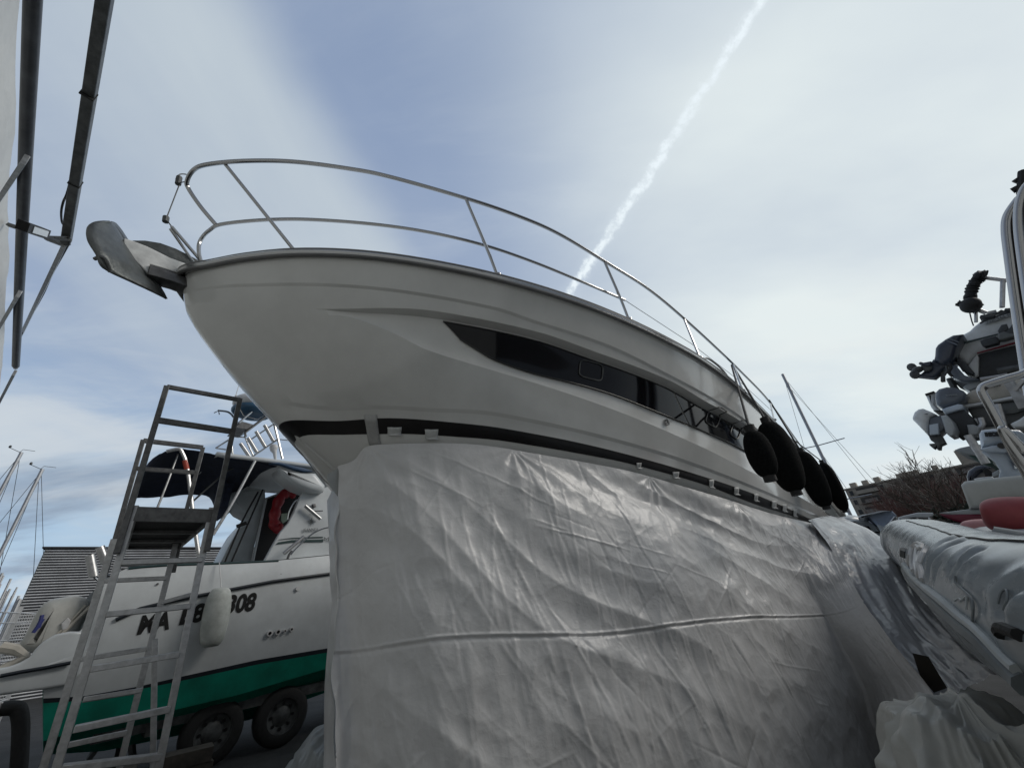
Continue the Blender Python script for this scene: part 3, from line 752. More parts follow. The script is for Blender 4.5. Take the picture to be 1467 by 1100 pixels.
# registration
def hull_n(t,z):        # sideways position of the hull skin
    b_=None
    col=[]
    for r in RW[:4]:
        tt=[p@AM for p in r];k=int(np.clip(np.searchsorted(tt,t),1,len(tt)-1));f=(t-tt[k-1])/(tt[k]-tt[k-1]+1e-9);f=min(1,max(0,f));p=r[k-1]*(1-f)+r[k]*f;col.append((p[2],p@NM))
    zs=[c[0] for c in col][::-1];ns=[c[1] for c in col][::-1];return float(np.interp(z,zs,ns))
def mtext(s,p0,p1,hpx,o,m,name='registration_number',sh=.12,bold=.0,par=None,skin=False):
    a_=PM(p0,o);b_=PM(p1,o);X=b_-a_;hh=np.linalg.norm(PM((p0[0],p0[1]-hpx),o)-a_);sz=hh/.70
    me=text(name,s,a_,X,m,par or boat,size=sz,depth=.004 if not skin else .0,bold=bold,shear=sh)
    Xn=Vector(X).normalized();A0=Vector(a_)
    mn=min((v.co-A0).dot(Xn) for v in me.data.vertices);mx_=max((v.co-A0).dot(Xn) for v in me.data.vertices);k=np.linalg.norm(X)/(mx_-mn)
    for v in me.data.vertices:
        t=(v.co-A0).dot(Xn);v.co=v.co+Xn*((t-mn)*k-t)
    if skin:
        bm=bmesh.new();bm.from_mesh(me.data);bmesh.ops.subdivide_edges(bm,edges=[e for e in bm.edges if e.calc_length()>.03],cuts=3)
        for v in bm.verts:
            p=np.array(v.co);t=p@AM;n_=hull_n(t,p[2]);v.co=AM*t+NM*(n_+.006)+UP*p[2]
        bm.to_mesh(me.data);bm.free()
    return me
mtext('MA',L2(575,375),L2(712,350),24,.0,inkm,skin=True,bold=.012)
mtext('E8',L2(752,334),L2(858,316),24,.0,inkm,skin=True,bold=.012)
mtext('308',L2(945,288),L2(1072,272),24,.0,inkm,skin=True,bold=.012)
for x,y,r in ((1133,372,.025),(1168,366,.025),(1197,362,.014),(1225,355,.018)):
    c=PM(L2(x,y),-.03);b=MB();b.tube([c-NM*.02,c+NM*.02],r*1.5,14);f_h=b.obj('skin_fitting',whitep,boat);b=MB();b.tube([c+NM*.01,c+NM*.024],r*.8,12);b.obj('bore',blackp,f_h)
c=PM(L2(1247,185),-.03);b=MB();b.tube([c-NM*.02,c+NM*.05],.03,10);b.obj('skin_fitting',whitep,boat)
for x,y in ((1088,155),(1180,125),(662,165)):
    c=PM(L2(x,y),-.04);b=MB();b.tube([c-NM*.02,c+NM*.01],.012,8);b.obj('rivet',dalu,boat)
# cabin
cab=[L3(355,760),L3(420,640),L3(500,500),L3(570,420),L3(620,320),L3(670,200),L3(700,145),L3(830,130),L3(950,90),L3(1100,40),L3(1100,760)]
b=MB();slab(b,[PM(p,-.32) for p in cab],NM,.10,.02);b.obj('cabin_side',gel2,boat)
b=MB();slab(b,[PM(p,-2.0) for p in cab],NM,.10,.02);b.obj('cabin_side',gel2,boat)
b=MB();slab(b,[PM(p,-1.3) for p in L3((-20,760),(50,620),(120,500),(215,395),(245,350),(170,310),(110,240),(65,160),(120,140),(365,125),(370,200),(350,330),(270,640),(245,765))],NM,.62,.02);b.obj('cabin_bulkhead',gel3,boat)
b=MB();slab(b,[PM(p,-1.25) for p in L3((250,765),(380,210),(500,160),(600,95),(700,90),(640,300),(560,430),(355,770))],NM,.04);b.obj('cabin_doorway',mat('cabin_dark',(.012,.012,.013),.5),boat)
b=MB();b.tube([PM(p,-1.2) for p in L3((255,765),(375,205),(505,160),(600,100))],.02,6);b.obj('door_frame',gel3,boat)
b=MB();slab(b,[PM(p,-1.1) for p in L3((508,340),(560,335),(560,400),(520,425),(505,400))],NM,.02);b.obj('seat_patch',mat('pale_green',(.35,.45,.36),.5),boat)
# roof
roofp=[L3b(70,870),L3b(110,800),L3b(230,720),L3b(380,672),L3b(470,640),L3b(560,600),L3b(590,580),L3b(640,640),L3b(760,760),L3b(840,880),L3b(700,740),L3b(600,712),L3b(430,690)]
def PRZ(p,z):return PZ(p,z)
zr=PM(L3b(500,650),-.3)[2]
ra=[(L3b(150,690),L3b(480,642),L3b(600,600),L3b(760,640))]
b=MB()
t1=PM(L3b(370,678),-.15)@AM;z1=PM(L3b(420,665),-.15)[2]
# hardtop: crowned slab with overhanging near edge
rows=[]
for q in np.linspace(-.15,-2.15,14):
    cr_=.16*(1-((q+1.15)/1.0)**2);rows.append([MP_(t1+t,q,z1+cr_*min(1,.4+t*.5)+.02*t) for t in np.linspace(-.75,3.2,24)])
b.grid(rows);b.obj('hardtop',gel2,boat,solid=.06,smooth=50)
b=MB();slab(b,[PM(p,-.12) for p in [L3b(450,712),L3b(520,735),L3b(700,748),L3b(735,752),L3b(812,850),L3b(800,900),L3b(740,905),L3b(690,895),L3b(600,860),L3b(520,810),L3b(470,765)]],NM,.5,.08);b.obj('roof_wing',gel2,boat,smooth=60)
b=MB();slab(b,[PM(p,-.10) for p in [L3b(370,676),L3b(440,672),L3b(560,700),L3b(640,715),L3b(710,742),L3b(640,745),L3b(560,725),L3b(460,690)]],NM,.1,.01);b.obj('roof_edge',mat('blue_edge',(.03,.07,.14),.5),boat)
b=MB();slab(b,[PM(p,-1.5) for p in [L3b(70,930),L3b(75,850),L3b(110,835),L3b(320,885),L3b(300,920),L3b(200,935)]],NM,.4,.05);b.obj('roof_wing',gel2,boat)
# cabin emblem and lettering
c=PM(L3(770,408),-.30);b=MB()
st=[]
for k in range(8):
    r1=.085 if k%2==0 else .05;a0=k*math.pi/4
    for rr_,aa in ((r1,a0),(.016,a0+math.pi/8)):st.append(c+AM*rr_*math.cos(aa)+UP*rr_*math.sin(aa)+NM*.004)
slab(b,st,NM,.006);b.obj('emblem',greyink,boat)
mtext('JEANNEA',L3(697,495),L3(830,490),4.4,-.295,greyink,'lettering',sh=0)
mtext('ME',L3(878,580),L3(960,578),5.8,-.295,greyink,'lettering',sh=0)
b=MB();slab(b,[PM(p,-.305) for p in L3((480,590),(600,570),(873,565),(873,587),(600,590),(460,608))],NM,.012);b.obj('side_stripe',greenl,boat)
b=MB();slab(b,[PM(p,-.305) for p in L3((482,566),(600,550),(873,540),(873,548),(600,556))],NM,.012);b.obj('side_stripe',greenl,boat)
def rodh(px0,px1,o,r=.028,par=None):
    b=MB();b.tube([PM(px0,o),PM(px1,o)],r,12);return b.obj('rod_holder',alu,par or boat)
rodh(L3(530,690),L3(705,540),-.12);rodh(L3(715,270),L3(850,385),-.24,.03)
b=MB();b.tube([PM(p,-.14) for p in L3((560,740),(575,700),(600,665))],.018,8);b.obj('rod_holder_foot',dalu,boat)
b=MB();b.tube(cr([PM(p,-.14) for p in L3((590,700),(640,640),(760,530),(860,475),(960,452))],6),.011,8);b.obj('grab_rail',ss,boat)
b=MB();b.tube(cr([PM(p,-.24) for p in L3((560,390),(575,320),(620,240),(660,215))],5),.012,8);b.obj('grab_rail',ss,boat)
b=MB();slab(b,[PM(p,-.26) for p in L3((780,255),(810,250),(815,280),(790,290))],NM,.05,.01);b.obj('deck_light',dalu,boat)
b=MB();b.tube([PM(p,-.26) for p in L3((790,318),(870,315))],.01,6);b.obj('bracket',dalu,boat)
rodh(L2(378,45),L2(395,135),-.05,.045);rodh(L2(420,10),L2(445,75),-.35,.045)
b=MB();b.tube([PM(p,-.08) for p in L2((395,135),(410,150),(440,128),(470,130))],.015,6);b.obj('bracket',ss,boat)
# canopy
near=[(397,668),(365,660),(330,656),(300,650),(262,643),(240,646),(222,655),(207,672),(194,700),(184,730),(176,764)]
farp=[(352,700),(345,718),(325,737),(312,738),(300,712),(270,708),(236,712),(196,713),(188,722),(182,745),(176,764)]
b=MB();Nr=cr([PM(p,-.2) for p in near],5);Fr=cr([PM(p,-2.0) for p in farp],5);rows=[]
for q in np.linspace(0,1,16):rows.append([Nr[i]*(1-q)+Fr[i]*q+UP*(.10*math.sin(math.pi*q)+.02*nz3(i*.5,q*5,1)) for i in range(len(Nr))])
b.grid(rows);b.obj('canopy',navy,boat,solid=.012,smooth=60)
b=MB();slab(b,[PM(p,-.9) for p in L1((985,565),(960,660),(945,700),(912,690),(935,640),(950,560))],NM,.5,.02);b.obj('canopy_flap',navy,boat)
def pole(pts,o,r=.018,m=alu,name='canopy_pole'):
    b=MB();b.tube(cr([PM(p,o) for p in pts],4),r,8);return b.obj(name,m,boat)
pole(L1((700,430),(750,420),(768,440),(785,490),(800,600),(820,760),(838,880)),-.12,.025)
b=MB();b.tube([PM(L1(776,468),-.12),PM(L1(786,505),-.12)],.032,10);b.obj('pole_sleeve',mat('orange_red_band',(.45,.06,.03),.5),boat)
pole(L1((752,430),(700,570),(660,670)),-.4,.014)
pole(L1((1072,470),(980,640),(895,780)),-.15,.022)
pole(L1((1060,470),(960,510),(900,560),(810,640)),-.6,.014,steel)
for k_,pp in enumerate((((1085,600),(1020,720),(945,895)),((1105,590),(1040,740),(970,900)))):pole(L1(*pp),-.9,.014,rubber,'backrest_pole')
b=MB();b.tube([PM(p,-.9) for p in L1((995,745),(1035,730))],.03,8);b.obj('pole_clamp',rubber,boat)
# radar arch: rod rack, dome, antennas
for (a0,a1) in (((325,378),(395,505)),((258,428),(330,550)),((195,478),(265,592)),((135,522),(210,632))):
    b=MB();b.tube([PM(L3b(*a0),-.5),PM(L3b(*a1),-.5)],.03,10);b.obj('rack_tube',alu,boat)
def tubem(pts,o,r,m=ss,name='arch_tube'):
    b=MB();b.tube([PM(L3b(*p),o) for p in pts],r,8);return b.obj(name,m,boat)
tubem([(210,640),(430,490)],-.5,.014);tubem([(190,510),(400,368)],-.5,.012);tubem([(400,368),(430,490),(465,645)],-.5,.02);tubem([(430,490),(520,500)],-.6,.01)
tubem([(60,480),(75,635)],-.9,.016);tubem([(-60,560),(80,470),(170,475),(190,520),(240,630)],-.9,.014);tubem([(-60,560),(20,572)],-.9,.012)
tubem([(95,385),(280,225)],-.7,.018);tubem([(175,470),(172,435),(345,305)],-.7,.022,dalu)
b=MB();slab(b,[PM(L3b(*p),-.6) for p in ((92,395),(150,350),(240,375),(185,410))],NM,.5);b.obj('radar_shelf',dalu,boat)
c=PM(L3b(235,240),-.9);b=MB();b.ell(c+UP*.06,(AM*.34,NM*.34,UP*.15),20,10,.7);b.obj('radar_dome',whitep,boat)
b=MB();b.ell(c-UP*.09,(AM*.33,NM*.33,UP*.11),20,10,.7);b.obj('radar_base',bluep,boat)
tubem([(130,250),(160,305),(270,335),(330,290)],-.7,.01)
b=MB();b.tube([PM(L3b(97,150),-.9),PM(L3b(130,40),-.9)],.006,5);b.obj('antenna',whitep,boat)
b=MB();b.tube([PM(L3b(90,150),-.9),PM(L3b(150,165),-.9),PM(L3b(200,150),-.9)],.025,6);b.obj('antenna_foot',whitep,boat)
b=MB();b.tube(cr([PM(L1(*p),-.9) for p in ((915,258),(960,265),(985,290),(1000,315))],4),.016,6);b.tube([PM(L1(900,268),-.9),PM(L1(918,260),-.9),PM(L1(922,275),-.9)],.01,5);b.obj('wind_vane',greycowl,boat)
b=MB();b.tube([PM(L3b(410,655),-.7),PM(L3b(405,600),-.7),PM(L3b(395,570),-.7)],[.022,.03,.06],12);b.ell(PM(L3b(397,555),-.7),(AM*.07,NM*.07,UP*.06),14,8,.7);b.obj('gps_antenna',whitep,boat)
# lifebuoy (horseshoe)
lb_=[PM(p,-1.12) for p in L3((560,160),(620,150),(640,200),(600,235),(540,230),(505,270),(480,350),(490,410),(530,450),(490,490),(440,500),(430,430))]
hs=cr([PM(p,-1.05) for p in L3((630,165),(560,160),(500,200),(460,300),(445,400),(460,460),(510,470))],6)
b=MB();b.tube(hs,[.085+.012*math.sin(i) for i in range(len(hs))],14);tag(b.obj('lifebuoy',red,None,smooth=60),'red horseshoe lifebuoy hanging in the small boat cabin doorway','lifebuoy')
# hanging white fender
ft_=PM(L2(930,180),.12);fb_=PM(L2(885,430),.12)
e=empty('fender','yellowed white cylinder fender hanging over the registration number','fender',fb_)
ax_=(ft_-fb_)/2;b=MB();b.ell((ft_+fb_)/2,(AM*.15,NM*.15,ax_),22,20,.42);b.obj('fender_body',foam,e,smooth=60)
b=MB();b.tube([ft_,PM(L2(922,75),-.05)],.006,6);b.obj('rope',whitep,e)
# trailer
tr=empty('boat_trailer','dark steel trailer carrying the green bottomed fishing boat','trailer',MP_(1,-1.1,0))
tr['label']='dark steel boat trailer with road wheels under the green hull'
for o in (-.35,-1.9):
    b=MB();b.bar(MP_(-.2+.9,o,.55),MP_(6.2,o,.62),.08,.12);b.obj('side_rail',steel,tr)
for t in (1.2,2.6,4.2):
    b=MB();b.bar(MP_(t,-.3,.5),MP_(t,-1.95,.5),.08,.1);b.obj('cross_beam',steel,tr)
    for o in (-.45,-1.8):
        b=MB();b.bar(MP_(t,o,.5),MP_(t,o-.0,.98),.07,.07);b.bar(MP_(t-.2,o,.99),MP_(t+.2,o,.99),.12,.05);b.obj('support_post',steel,tr)
for px_ in ((392,1088),(300,1062)):
    c=PM(px_,-.35);c[2]=.34;b=MB()
    ww=empty('x','x','x');bpy.data.objects.remove(ww)
    prof=[(.20,-.09),(.30,-.10),(.335,-.07),(.34,0),(.335,.07),(.30,.10),(.20,.09)]
    rows=[[c+NM*y+(AM*math.cos(a)+UP*math.sin(a))*r for r,y in prof] for a in np.arange(36)*2*math.pi/36]
    b.grid(rows,cv=True);ty=b.obj('tyre',rubber,tr,smooth=50)
    b=MB();rows=[[c+NM*y+(AM*math.cos(a)+UP*math.sin(a))*r*(1) for r,y in ((.205,.085),(.19,.05),(.12,.03),(.06,.06),(.001,.06))] for a in np.arange(30)*2*math.pi/30]
    b.grid(rows,cv=True);rm_=b.obj('rim',steel,tr)
    for k in range(8):
        a=k*math.pi/4;cc=c+NM*.062+(AM*math.cos(a)+UP*math.sin(a))*.14;
        b=MB();b.tube([cc-NM*.03,cc-NM*.012],.022,8);b.obj('rim_slot',blackp,rm_)
# ================================================================== LADDER
DL=4.0;DR=5.25;AL=axes(-42.)[0]
def PL(p,D=DL):return PV(p,D,-42.)
lad=empty('platform_ladder','tall grey steel mobile platform ladder standing before the green bottomed boat','ladder',PL((140,1090))*[1,1,0])
def lb(name,p,q,D,w=.045,h=.028,m=alu,D2=None,par=None):
    b=MB();b.bar(PL(p,D),PL(q,D2 or D),w,h,up=AL);return b.obj(name,m,lad,bevel=.003)
def down(p,q,D):           # run a leg on to the ground
    P=PL(p,D);Q=PL(q,D);d=Q-P;k=(0.02-P[2])/d[2];return P,P+d*k
def leg(name,p,q,D,w=.05,h=.03,m=alu):
    P,Q=down(p,q,D);b=MB();b.bar(P,Q,w,h,up=AL);lo=b.obj(name,m,lad,bevel=.003)
    b=MB();b.bar(Q-UP*.015,Q+UP*.05,.07,.05,up=AL);b.obj('foot',rubber,lo)
leg('ladder_rail',(194,724),(81,1100),DL,.042,.026);leg('ladder_rail',(304,727),(227,1100),DL,.042,.026)
leg('rear_leg',(252,778),(171,1100),DR,.045,.035);leg('rear_leg',(164,772),(62,1100),DR,.05,.035)
leg('stay',(222,915),(219,1100),4.6,.035,.035)
for a_,b_ in (((174,806),(290,802)),((152,880),(273,868)),((130,958),(257,937)),((106,1044),(244,1015)),((88,1100),(231,1083))):
    lb('tread',a_,b_,DL,.034,.07)
for a_,b_ in (((150,832),(239,828)),((116,944),(211,929)),((119,1002),(201,989)),((82,1070),(181,1049))):
    lb('rear_rung',a_,b_,DR-.3,.034,.035)
lb('cross_brace',L2(675,245),L2(815,205),4.7,.03,.02);lb('cross_brace',L2(350,650),L2(600,610),4.7,.03,.02)
zp=PL((250,733))[2]
fr1=[PL((196,732)),PL((303,735)),PZ((258,776),zp),PZ((184,776),zp)]
b=MB();slab(b,[p-UP*.03 for p in fr1],UP,.02);b.obj('platform_deck',rubber,lad)
b=MB();b.bar(PL((194,736)),PL((304,739)),.03,.10,up=UP);b.bar(fr1[2]-UP*.03,fr1[3]-UP*.03,.03,.08);b.bar(fr1[0]-UP*.03,fr1[3]-UP*.03,.03,.08);b.bar(fr1[1]-UP*.03,fr1[2]-UP*.03,.03,.08)
for t in (.35,.68):b.bar((fr1[0]*(1-t)+fr1[3]*t)-UP*.05,(fr1[1]*(1-t)+fr1[2]*t)-UP*.05,.03,.05)
b.obj('platform_frame',dalu,lad)
def post(p,q,D,m=dalu,w=.037):lb('guard_post',p,q,D,w,.03,m)
post((239,553),(167,793),DL-.05);post((344,571),(296,790),DL-.05)
lb('guard_rail',(239,554),(344,573),DL-.05,.036,.026,dalu);lb('guard_rail',(227,602),(332,618),DL-.05,.045,.03,dalu)
post((205,630),(150,825),DR);post((291,641),(266,735),DR);post((266,735),(248,820),DR)
lb('guard_rail',(205,631),(291,641),DR,.045,.03,dalu);lb('guard_rail',(195,671),(281,677),DR,.04,.03,dalu)
# ================================================================== FAR LEFT: STORE, FENCE, MASTS, DEBRIS
st_=empty('metal_store','low store clad in pale corrugated sheeting behind the fishing boat','building',PD((190,900),24)*[1,1,0])
azs=-42.;Ds=22.
def PS(p,o=0.):return PV(p,Ds+o,azs)
xsn,zt=[],None
tl,tr_=PS((67,784)),PS((480,780));bl_=PS((38,872))
b=MB();rows=[]
a_s,n_s=axes(azs)
H0=tl[2];
zb_=bl_[2];NR=22.*H0/(H0-zb_)
for i in range(int(NR*8)+1):           # horizontal corrugation, real relief
    z=H0*i/int(NR*8);w_=math.sin(i*math.pi/4);o=.02*math.copysign(min(1,abs(w_)*1.6),w_)
    rows.append([tl*[1,1,0]+UP*z-a_s*o,tl*[1,1,0]+n_s*14+UP*z-a_s*o])
b.grid(rows);b.obj('cladding',metalw,st_,smooth=25)
b=MB()
for k in range(int(NR)):  # dark strips in the troughs, shadow lines put in as colour
    z=H0*(k+.80)/NR;b.box(tl*[1,1,0]+UP*z+n_s*7-a_s*.0,14,.06,.20*H0/NR,az=azs)
b.obj('shadow_gap',metald,st_)
b=MB();slab(b,[tl*[1,1,0]-n_s*.02,tl-n_s*.02,tl-n_s*.02+a_s*8,tl*[1,1,0]-n_s*.02+a_s*8],-n_s,.1);b.obj('gable_wall',mat('green_gable',(.32,.36,.34),.6),st_)
b=MB();slab(b,[tl+UP*.02-n_s*.1-a_s*.08,tl+n_s*14+UP*.02-a_s*.08,tl+n_s*14+UP*.10+a_s*8,tl+UP*.10+a_s*8-n_s*.1],UP,.05);b.obj('roof',metald,st_)
# fence of light mesh
fe=empty('mesh_fence','white welded mesh fence at the far left behind the engine cover','fence',PD((20,930),11)*[1,1,0])
pF,qF=PD((-30,900),10.5)*[1,1,0],PD((62,880),12.5)*[1,1,0];dF=(qF-pF);lF=np.linalg.norm(dF);dF/=lF
b=MB()
for i in range(int(lF/.10)):b.tube([pF+dF*i*.10+UP*.3,pF+dF*i*.10+UP*2.0],.007,4,caps=False)
for z in (.4,.7,1.0,1.3,1.6,1.85,2.0):b.tube([pF+UP*z,qF+UP*z],.009,4,caps=False)
b.obj('mesh_panel',whitep,fe)
for t in (0,.5,1):
    p=pF+dF*lF*t;b=MB();b.box(p+UP*1.05-axes(-45)[0]*-.03,.05,.05,2.1,az=-45);b.obj('post',whitep,fe)
def mast(ptop,pbot,D,r,label,spread=(),group=None,stays=(),cat='mast',name='sailboat_mast',vane=True,tops=True):
    T_=PD(ptop,D);base=T_*[1,1,0]
    e=empty(name,label,cat,base,group)
    b=MB();b.tube([base+UP*.3,T_],r,8);b.obj('spar',mastm,e)
    a,n=axes(math.degrees(math.atan2(T_[0],T_[1])))
    for z,wd_ in spread:
        b=MB();b.tube([base+UP*z-n*wd_-a*wd_*.2,base+UP*z,base+UP*z+n*wd_-a*wd_*.2],r*.35,5);b.obj('spreader',mastm,e)
    for s_,zt_ in stays:
        b=MB();b.tube([T_-UP*zt_,base+n*s_+UP*1.],max(.006,.00042*D),4);b.obj('stay',steel,e)
    if vane:
        b=MB();b.tube([T_-n*.05,T_+UP*.12,T_+UP*.12+n*.32],.010,4);b.tube([T_-n*.05,T_+UP*.12-n*.35],.010,4);b.ell(T_+UP*.16-n*.35,(n*.04,a*.04,UP*.06),8,6);b.obj('wind_vane',steel,e)
    return e
mast((31,648),(0,705),24,.055,'leftmost tall bare mast, its top crossing the left edge of the sky',stays=((1.6,.1),(-1.2,.1),(.5,.3)))
mast((61,672),(0,800),23,.055,'tall bare mast between the leftmost mast and the corrugated store',stays=((2.2,.1),(-1.2,.1),(1.8,.3),(.3,.2)))
# harbour masts, close ranks
rs=random.Random(5);MAx=[]
for k in range(26):
    x=-12+k*2.6+rs.uniform(-1,1);y=868+ (48-x)*-.2+rs.uniform(-16,14);x=min(x,40+ (880-y)*.3)
    D=60+rs.uniform(-6,18);T_=PD((x,y-8-rs.uniform(0,22)*(1-x/90)),D)
    e=tag(MB().tube([T_*[1,1,0],T_],.09,5).obj('distant_mast',whitep),'one of the thin pale masts packed in the harbour beyond the mesh fence','mast','pale masts crowded in the distant harbour')
# debris near bottom left
b=MB();fr_=[PD(p,5.6) for p in L2((0,690),(60,685),(80,700),(88,760),(85,850),(80,940))];b.tube(cr(fr_,4)+[fr_[-1]*[1,1,0]+UP*.02],.05,10);tag(b.obj('bent_pipe',rubber),'thick bent black pipe at the bottom left corner','pipe')
tsx=[(60,1080,5.9),(150,1095,6.4),(262,1085,6.6)]
for i,(x,y,D) in enumerate(tsx):
    p=PD((x,y),D)*[1,1,0];b=MB()
    for k in range(3):b.box(p+UP*(.07+.125*k)+AM*.02*(k%2),.24,.5,.12,az=AZM+4*k)
    tag(b.obj('timber_blocks',mat('timber',(.07,.06,.05),.8,0,.3,9)),('stack of dark timber blocks under the swim platform at the far left','stack of dark timber blocks between the ladder legs','stack of dark timber blocks in front of the first trailer wheel')[i],'timber blocks','timber blocks under the fishing boat')
b=MB();
for k in range(3):
    p=MP_(1.0,-.9,0);a=k*2.1;b.bar(p+UP*.75,p+np.array([math.cos(a)*.35,math.sin(a)*.35,.02]),.05)
b.tube([MP_(1.0,-.9,.5),MP_(1.0,-.9,.98)],.04,8);tag(b.obj('jack_stand',steel),'three legged dark jack stand propping the stern of the fishing boat','jack stand')

# ================================================================== RIGHT: INFLATABLE BOAT
def tube_surf(cpts,rads,nseg=48,fn=None):
    P=cr(cpts,10);n=len(P);rr=np.interp(np.linspace(0,1,n),np.linspace(0,1,len(rads)),rads)
    T=[];rows=[]
    for i in range(n):
        t=P[min(n-1,i+1)]-P[max(0,i-1)];t/=np.linalg.norm(t);x=np.cross(t,UP);x/=np.linalg.norm(x);y=np.cross(x,t)
        row=[]
        for j in range(nseg):
            a=2*math.pi*j/nseg;r=rr[i];
            if fn:r+=fn(i/(n-1),a)
            row.append(P[i]+(x*math.cos(a)+y*math.sin(a))*r)
        rows.append(row)
    return P,rr,rows
rib=empty('inflatable_boat','grey inflatable boat with a wrinkled tube pointing past the yacht stern','boat',PD((1420,900),3)*[1,1,0])
F0=PD((1303,777),6.9);F1=PD((1335,790),5.2);F2=PD((1392,822),3.7);F3=PD((1475,872),2.6);F4=F3+(F3-F2)*.9+NV*.15;F5=F4+(F4-F3)*1.2+NV*.1
def wr(t,a):
    s=t*5.2;d=0.
    d+=.014*nz3(s*1.1,math.cos(a)*.9,math.sin(a)*.9)+.006*nz3(s*5,math.cos(a)*2.,math.sin(a)*2.)
    k=(math.sin(a)>-.6)
    for c0,wd in ((.62,.10),(.75,.08),(.88,.12),(1.35,.13),(1.5,.10),(1.66,.12),(3.1,.18),(3.35,.16)):
        d+=-.022*math.exp(-((s-c0-.18*math.sin(a*1.0+c0*3)*.8-.04*nz3(a*2,c0,3))/(.032))**2)*max(0,math.sin(a*1.0+.9+c0)*.7+.35)
        d+=.014*math.exp(-((s-c0-.075-.18*math.sin(a*1.0+c0*3)*.8)/(.036))**2)*max(0,math.sin(a*1.+.9+c0)*.7+.3)
    return d
tP,tR,rows=tube_surf([F0,F1,F2,F3,F4,F5],[.26,.27,.27,.27,.27,.27],64,wr)
# finer along length
def resamp(rows,k):
    out=[]
    for i in range(len(rows)-1):
        for q in range(k):out.append([rows[i][j]*(1-q/k)+rows[i+1][j]*q/k for j in range(len(rows[0]))])
    out.append(rows[-1]);return out
def fine_tube(cpts,rad,nl,nseg,fn):
    P=cr(cpts,40);P=np.array(P);d=np.r_[0,np.cumsum(np.linalg.norm(np.diff(P,axis=0),axis=1))];L_=d[-1];rows=[];C_=[]
    for i in range(nl+1):
        t=i/nl*L_;c=np.array([np.interp(t,d,P[:,k]) for k in range(3)]);c2=np.array([np.interp(min(L_,t+.02),d,P[:,k]) for k in range(3)]);c1_=np.array([np.interp(max(0,t-.02),d,P[:,k]) for k in range(3)])
        tt_=c2-c1_;tt_/=np.linalg.norm(tt_);x=np.cross(tt_,UP);x/=np.linalg.norm(x);y=np.cross(x,tt_)
        k_=1.
        if t<.25:k_=math.sqrt(max(.0,1-(1-t/.25)**2))*.999+.001
        rows.append([c+(x*math.cos(a)+y*math.sin(a))*(rad*k_+fn(t,a)*k_) for a in np.arange(nseg)*2*math.pi/nseg]);C_.append((c,x,y))
    return rows,C_,L_
def wr2(s,a):return wr(s/5.2,a)
rows,RC,RL=fine_tube([F0,F1,F2,F3,F4,F5],.265,900,150,wr2)
RV=np.array(rows);RPX=np.array([[proj(p) for p in r] for r in RV])
def skin(p):
    d=np.hypot(RPX[:,:,0]-p[0],RPX[:,:,1]-p[1]);dist=np.linalg.norm(RV-EY,axis=2)
    near_=d<max(5.,d.min()*1.3);sc_=np.where(near_,dist+d*.08,1e9);i,j=np.unravel_index(np.argmin(sc_),sc_.shape)
    c=RC[i][0];P0=RV[i,j];rd=ray(*p);rd=rd/np.linalg.norm(rd);t=(P0-EY)@rd;q=EY+rd*t;nn_=P0-c;nn_/=np.linalg.norm(nn_)
    return P0*.5+q*.5+nn_*.006
# gathered wrinkles of the slack fabric, followed along the tube skin
CT=np.array([c[0] for c in RC]);RN=RV-CT[:,None,:];RN/=np.linalg.norm(RN,axis=2,keepdims=True)+1e-9
dsp=np.zeros(RV.shape[:2])
for arc,dp in ((((245,690),(262,560),(320,470),(410,410),(540,380)),.018),(((275,730),(290,620),(360,520),(450,445),(590,395)),.022),(((320,740),(335,650),(385,560)),.012),
  (((430,700),(470,600),(560,500),(680,430)),.018),(((465,740),(500,630),(600,530),(740,460)),.022),(((510,770),(540,680),(600,600)),.010),
  (((800,1000),(850,880),(940,780),(1060,700)),.022),(((860,1040),(890,930),(980,830),(1100,760)),.020),(((960,1120),(1000,980),(1080,880)),.014),(((690,980),(700,900),(720,840)),.008),(((1000,1150),(1050,1000),(1150,900)),.018)):
    ap_=np.array(cr([skin(p) for p in z7(*arc)],10));dm=np.full(RV.shape[:2],9.)
    k0=np.linspace(0,1,len(ap_))
    tpr=np.zeros(RV.shape[:2])
    for q,tt_ in zip(ap_,k0):
        dd_=np.linalg.norm(RV-q,axis=2);m_=dd_<dm;dm=np.where(m_,dd_,dm);tpr=np.where(m_,tt_,tpr)
    env_=np.clip(np.minimum(tpr,1-tpr)*6,0,1)
    dsp+=env_*(-dp*.55*np.exp(-(dm/.024)**2)+dp*.30*np.exp(-((dm-.058)/.030)**2))
RV=RV+RN*dsp[:,:,None];rows=[list(r) for r in RV]
MB().grid(rows,cu=True).obj('tube',rib_m,rib,smooth=180)
def ribr(s,a):
    a2=math.pi-a;k_=math.sqrt(max(.0,1-(1-s/.25)**2)) if s<.25 else 1.;return .265*k_+wr2(s,a2)*k_
def ribp(s,a,r):
    if r<.275:r=ribr(s,a)+max(.0,r-.267)
    a=math.pi-a
    i=int(min(899,max(0,s/RL*900)));c,x,y=RC[i];return c+(x*math.cos(a)+y*math.sin(a))*r
# angle pi = toward the yacht / camera side (x axis points right of heading), so pi.. lower = 1.3 pi
SD=-1
# deck patch and seam lines
b=MB();b.tube([ribp(s,math.pi*(.56+.0*s),.270) for s in np.linspace(1.6,RL-.1,100)],.004,5);b.obj('seam',blackp,rib)
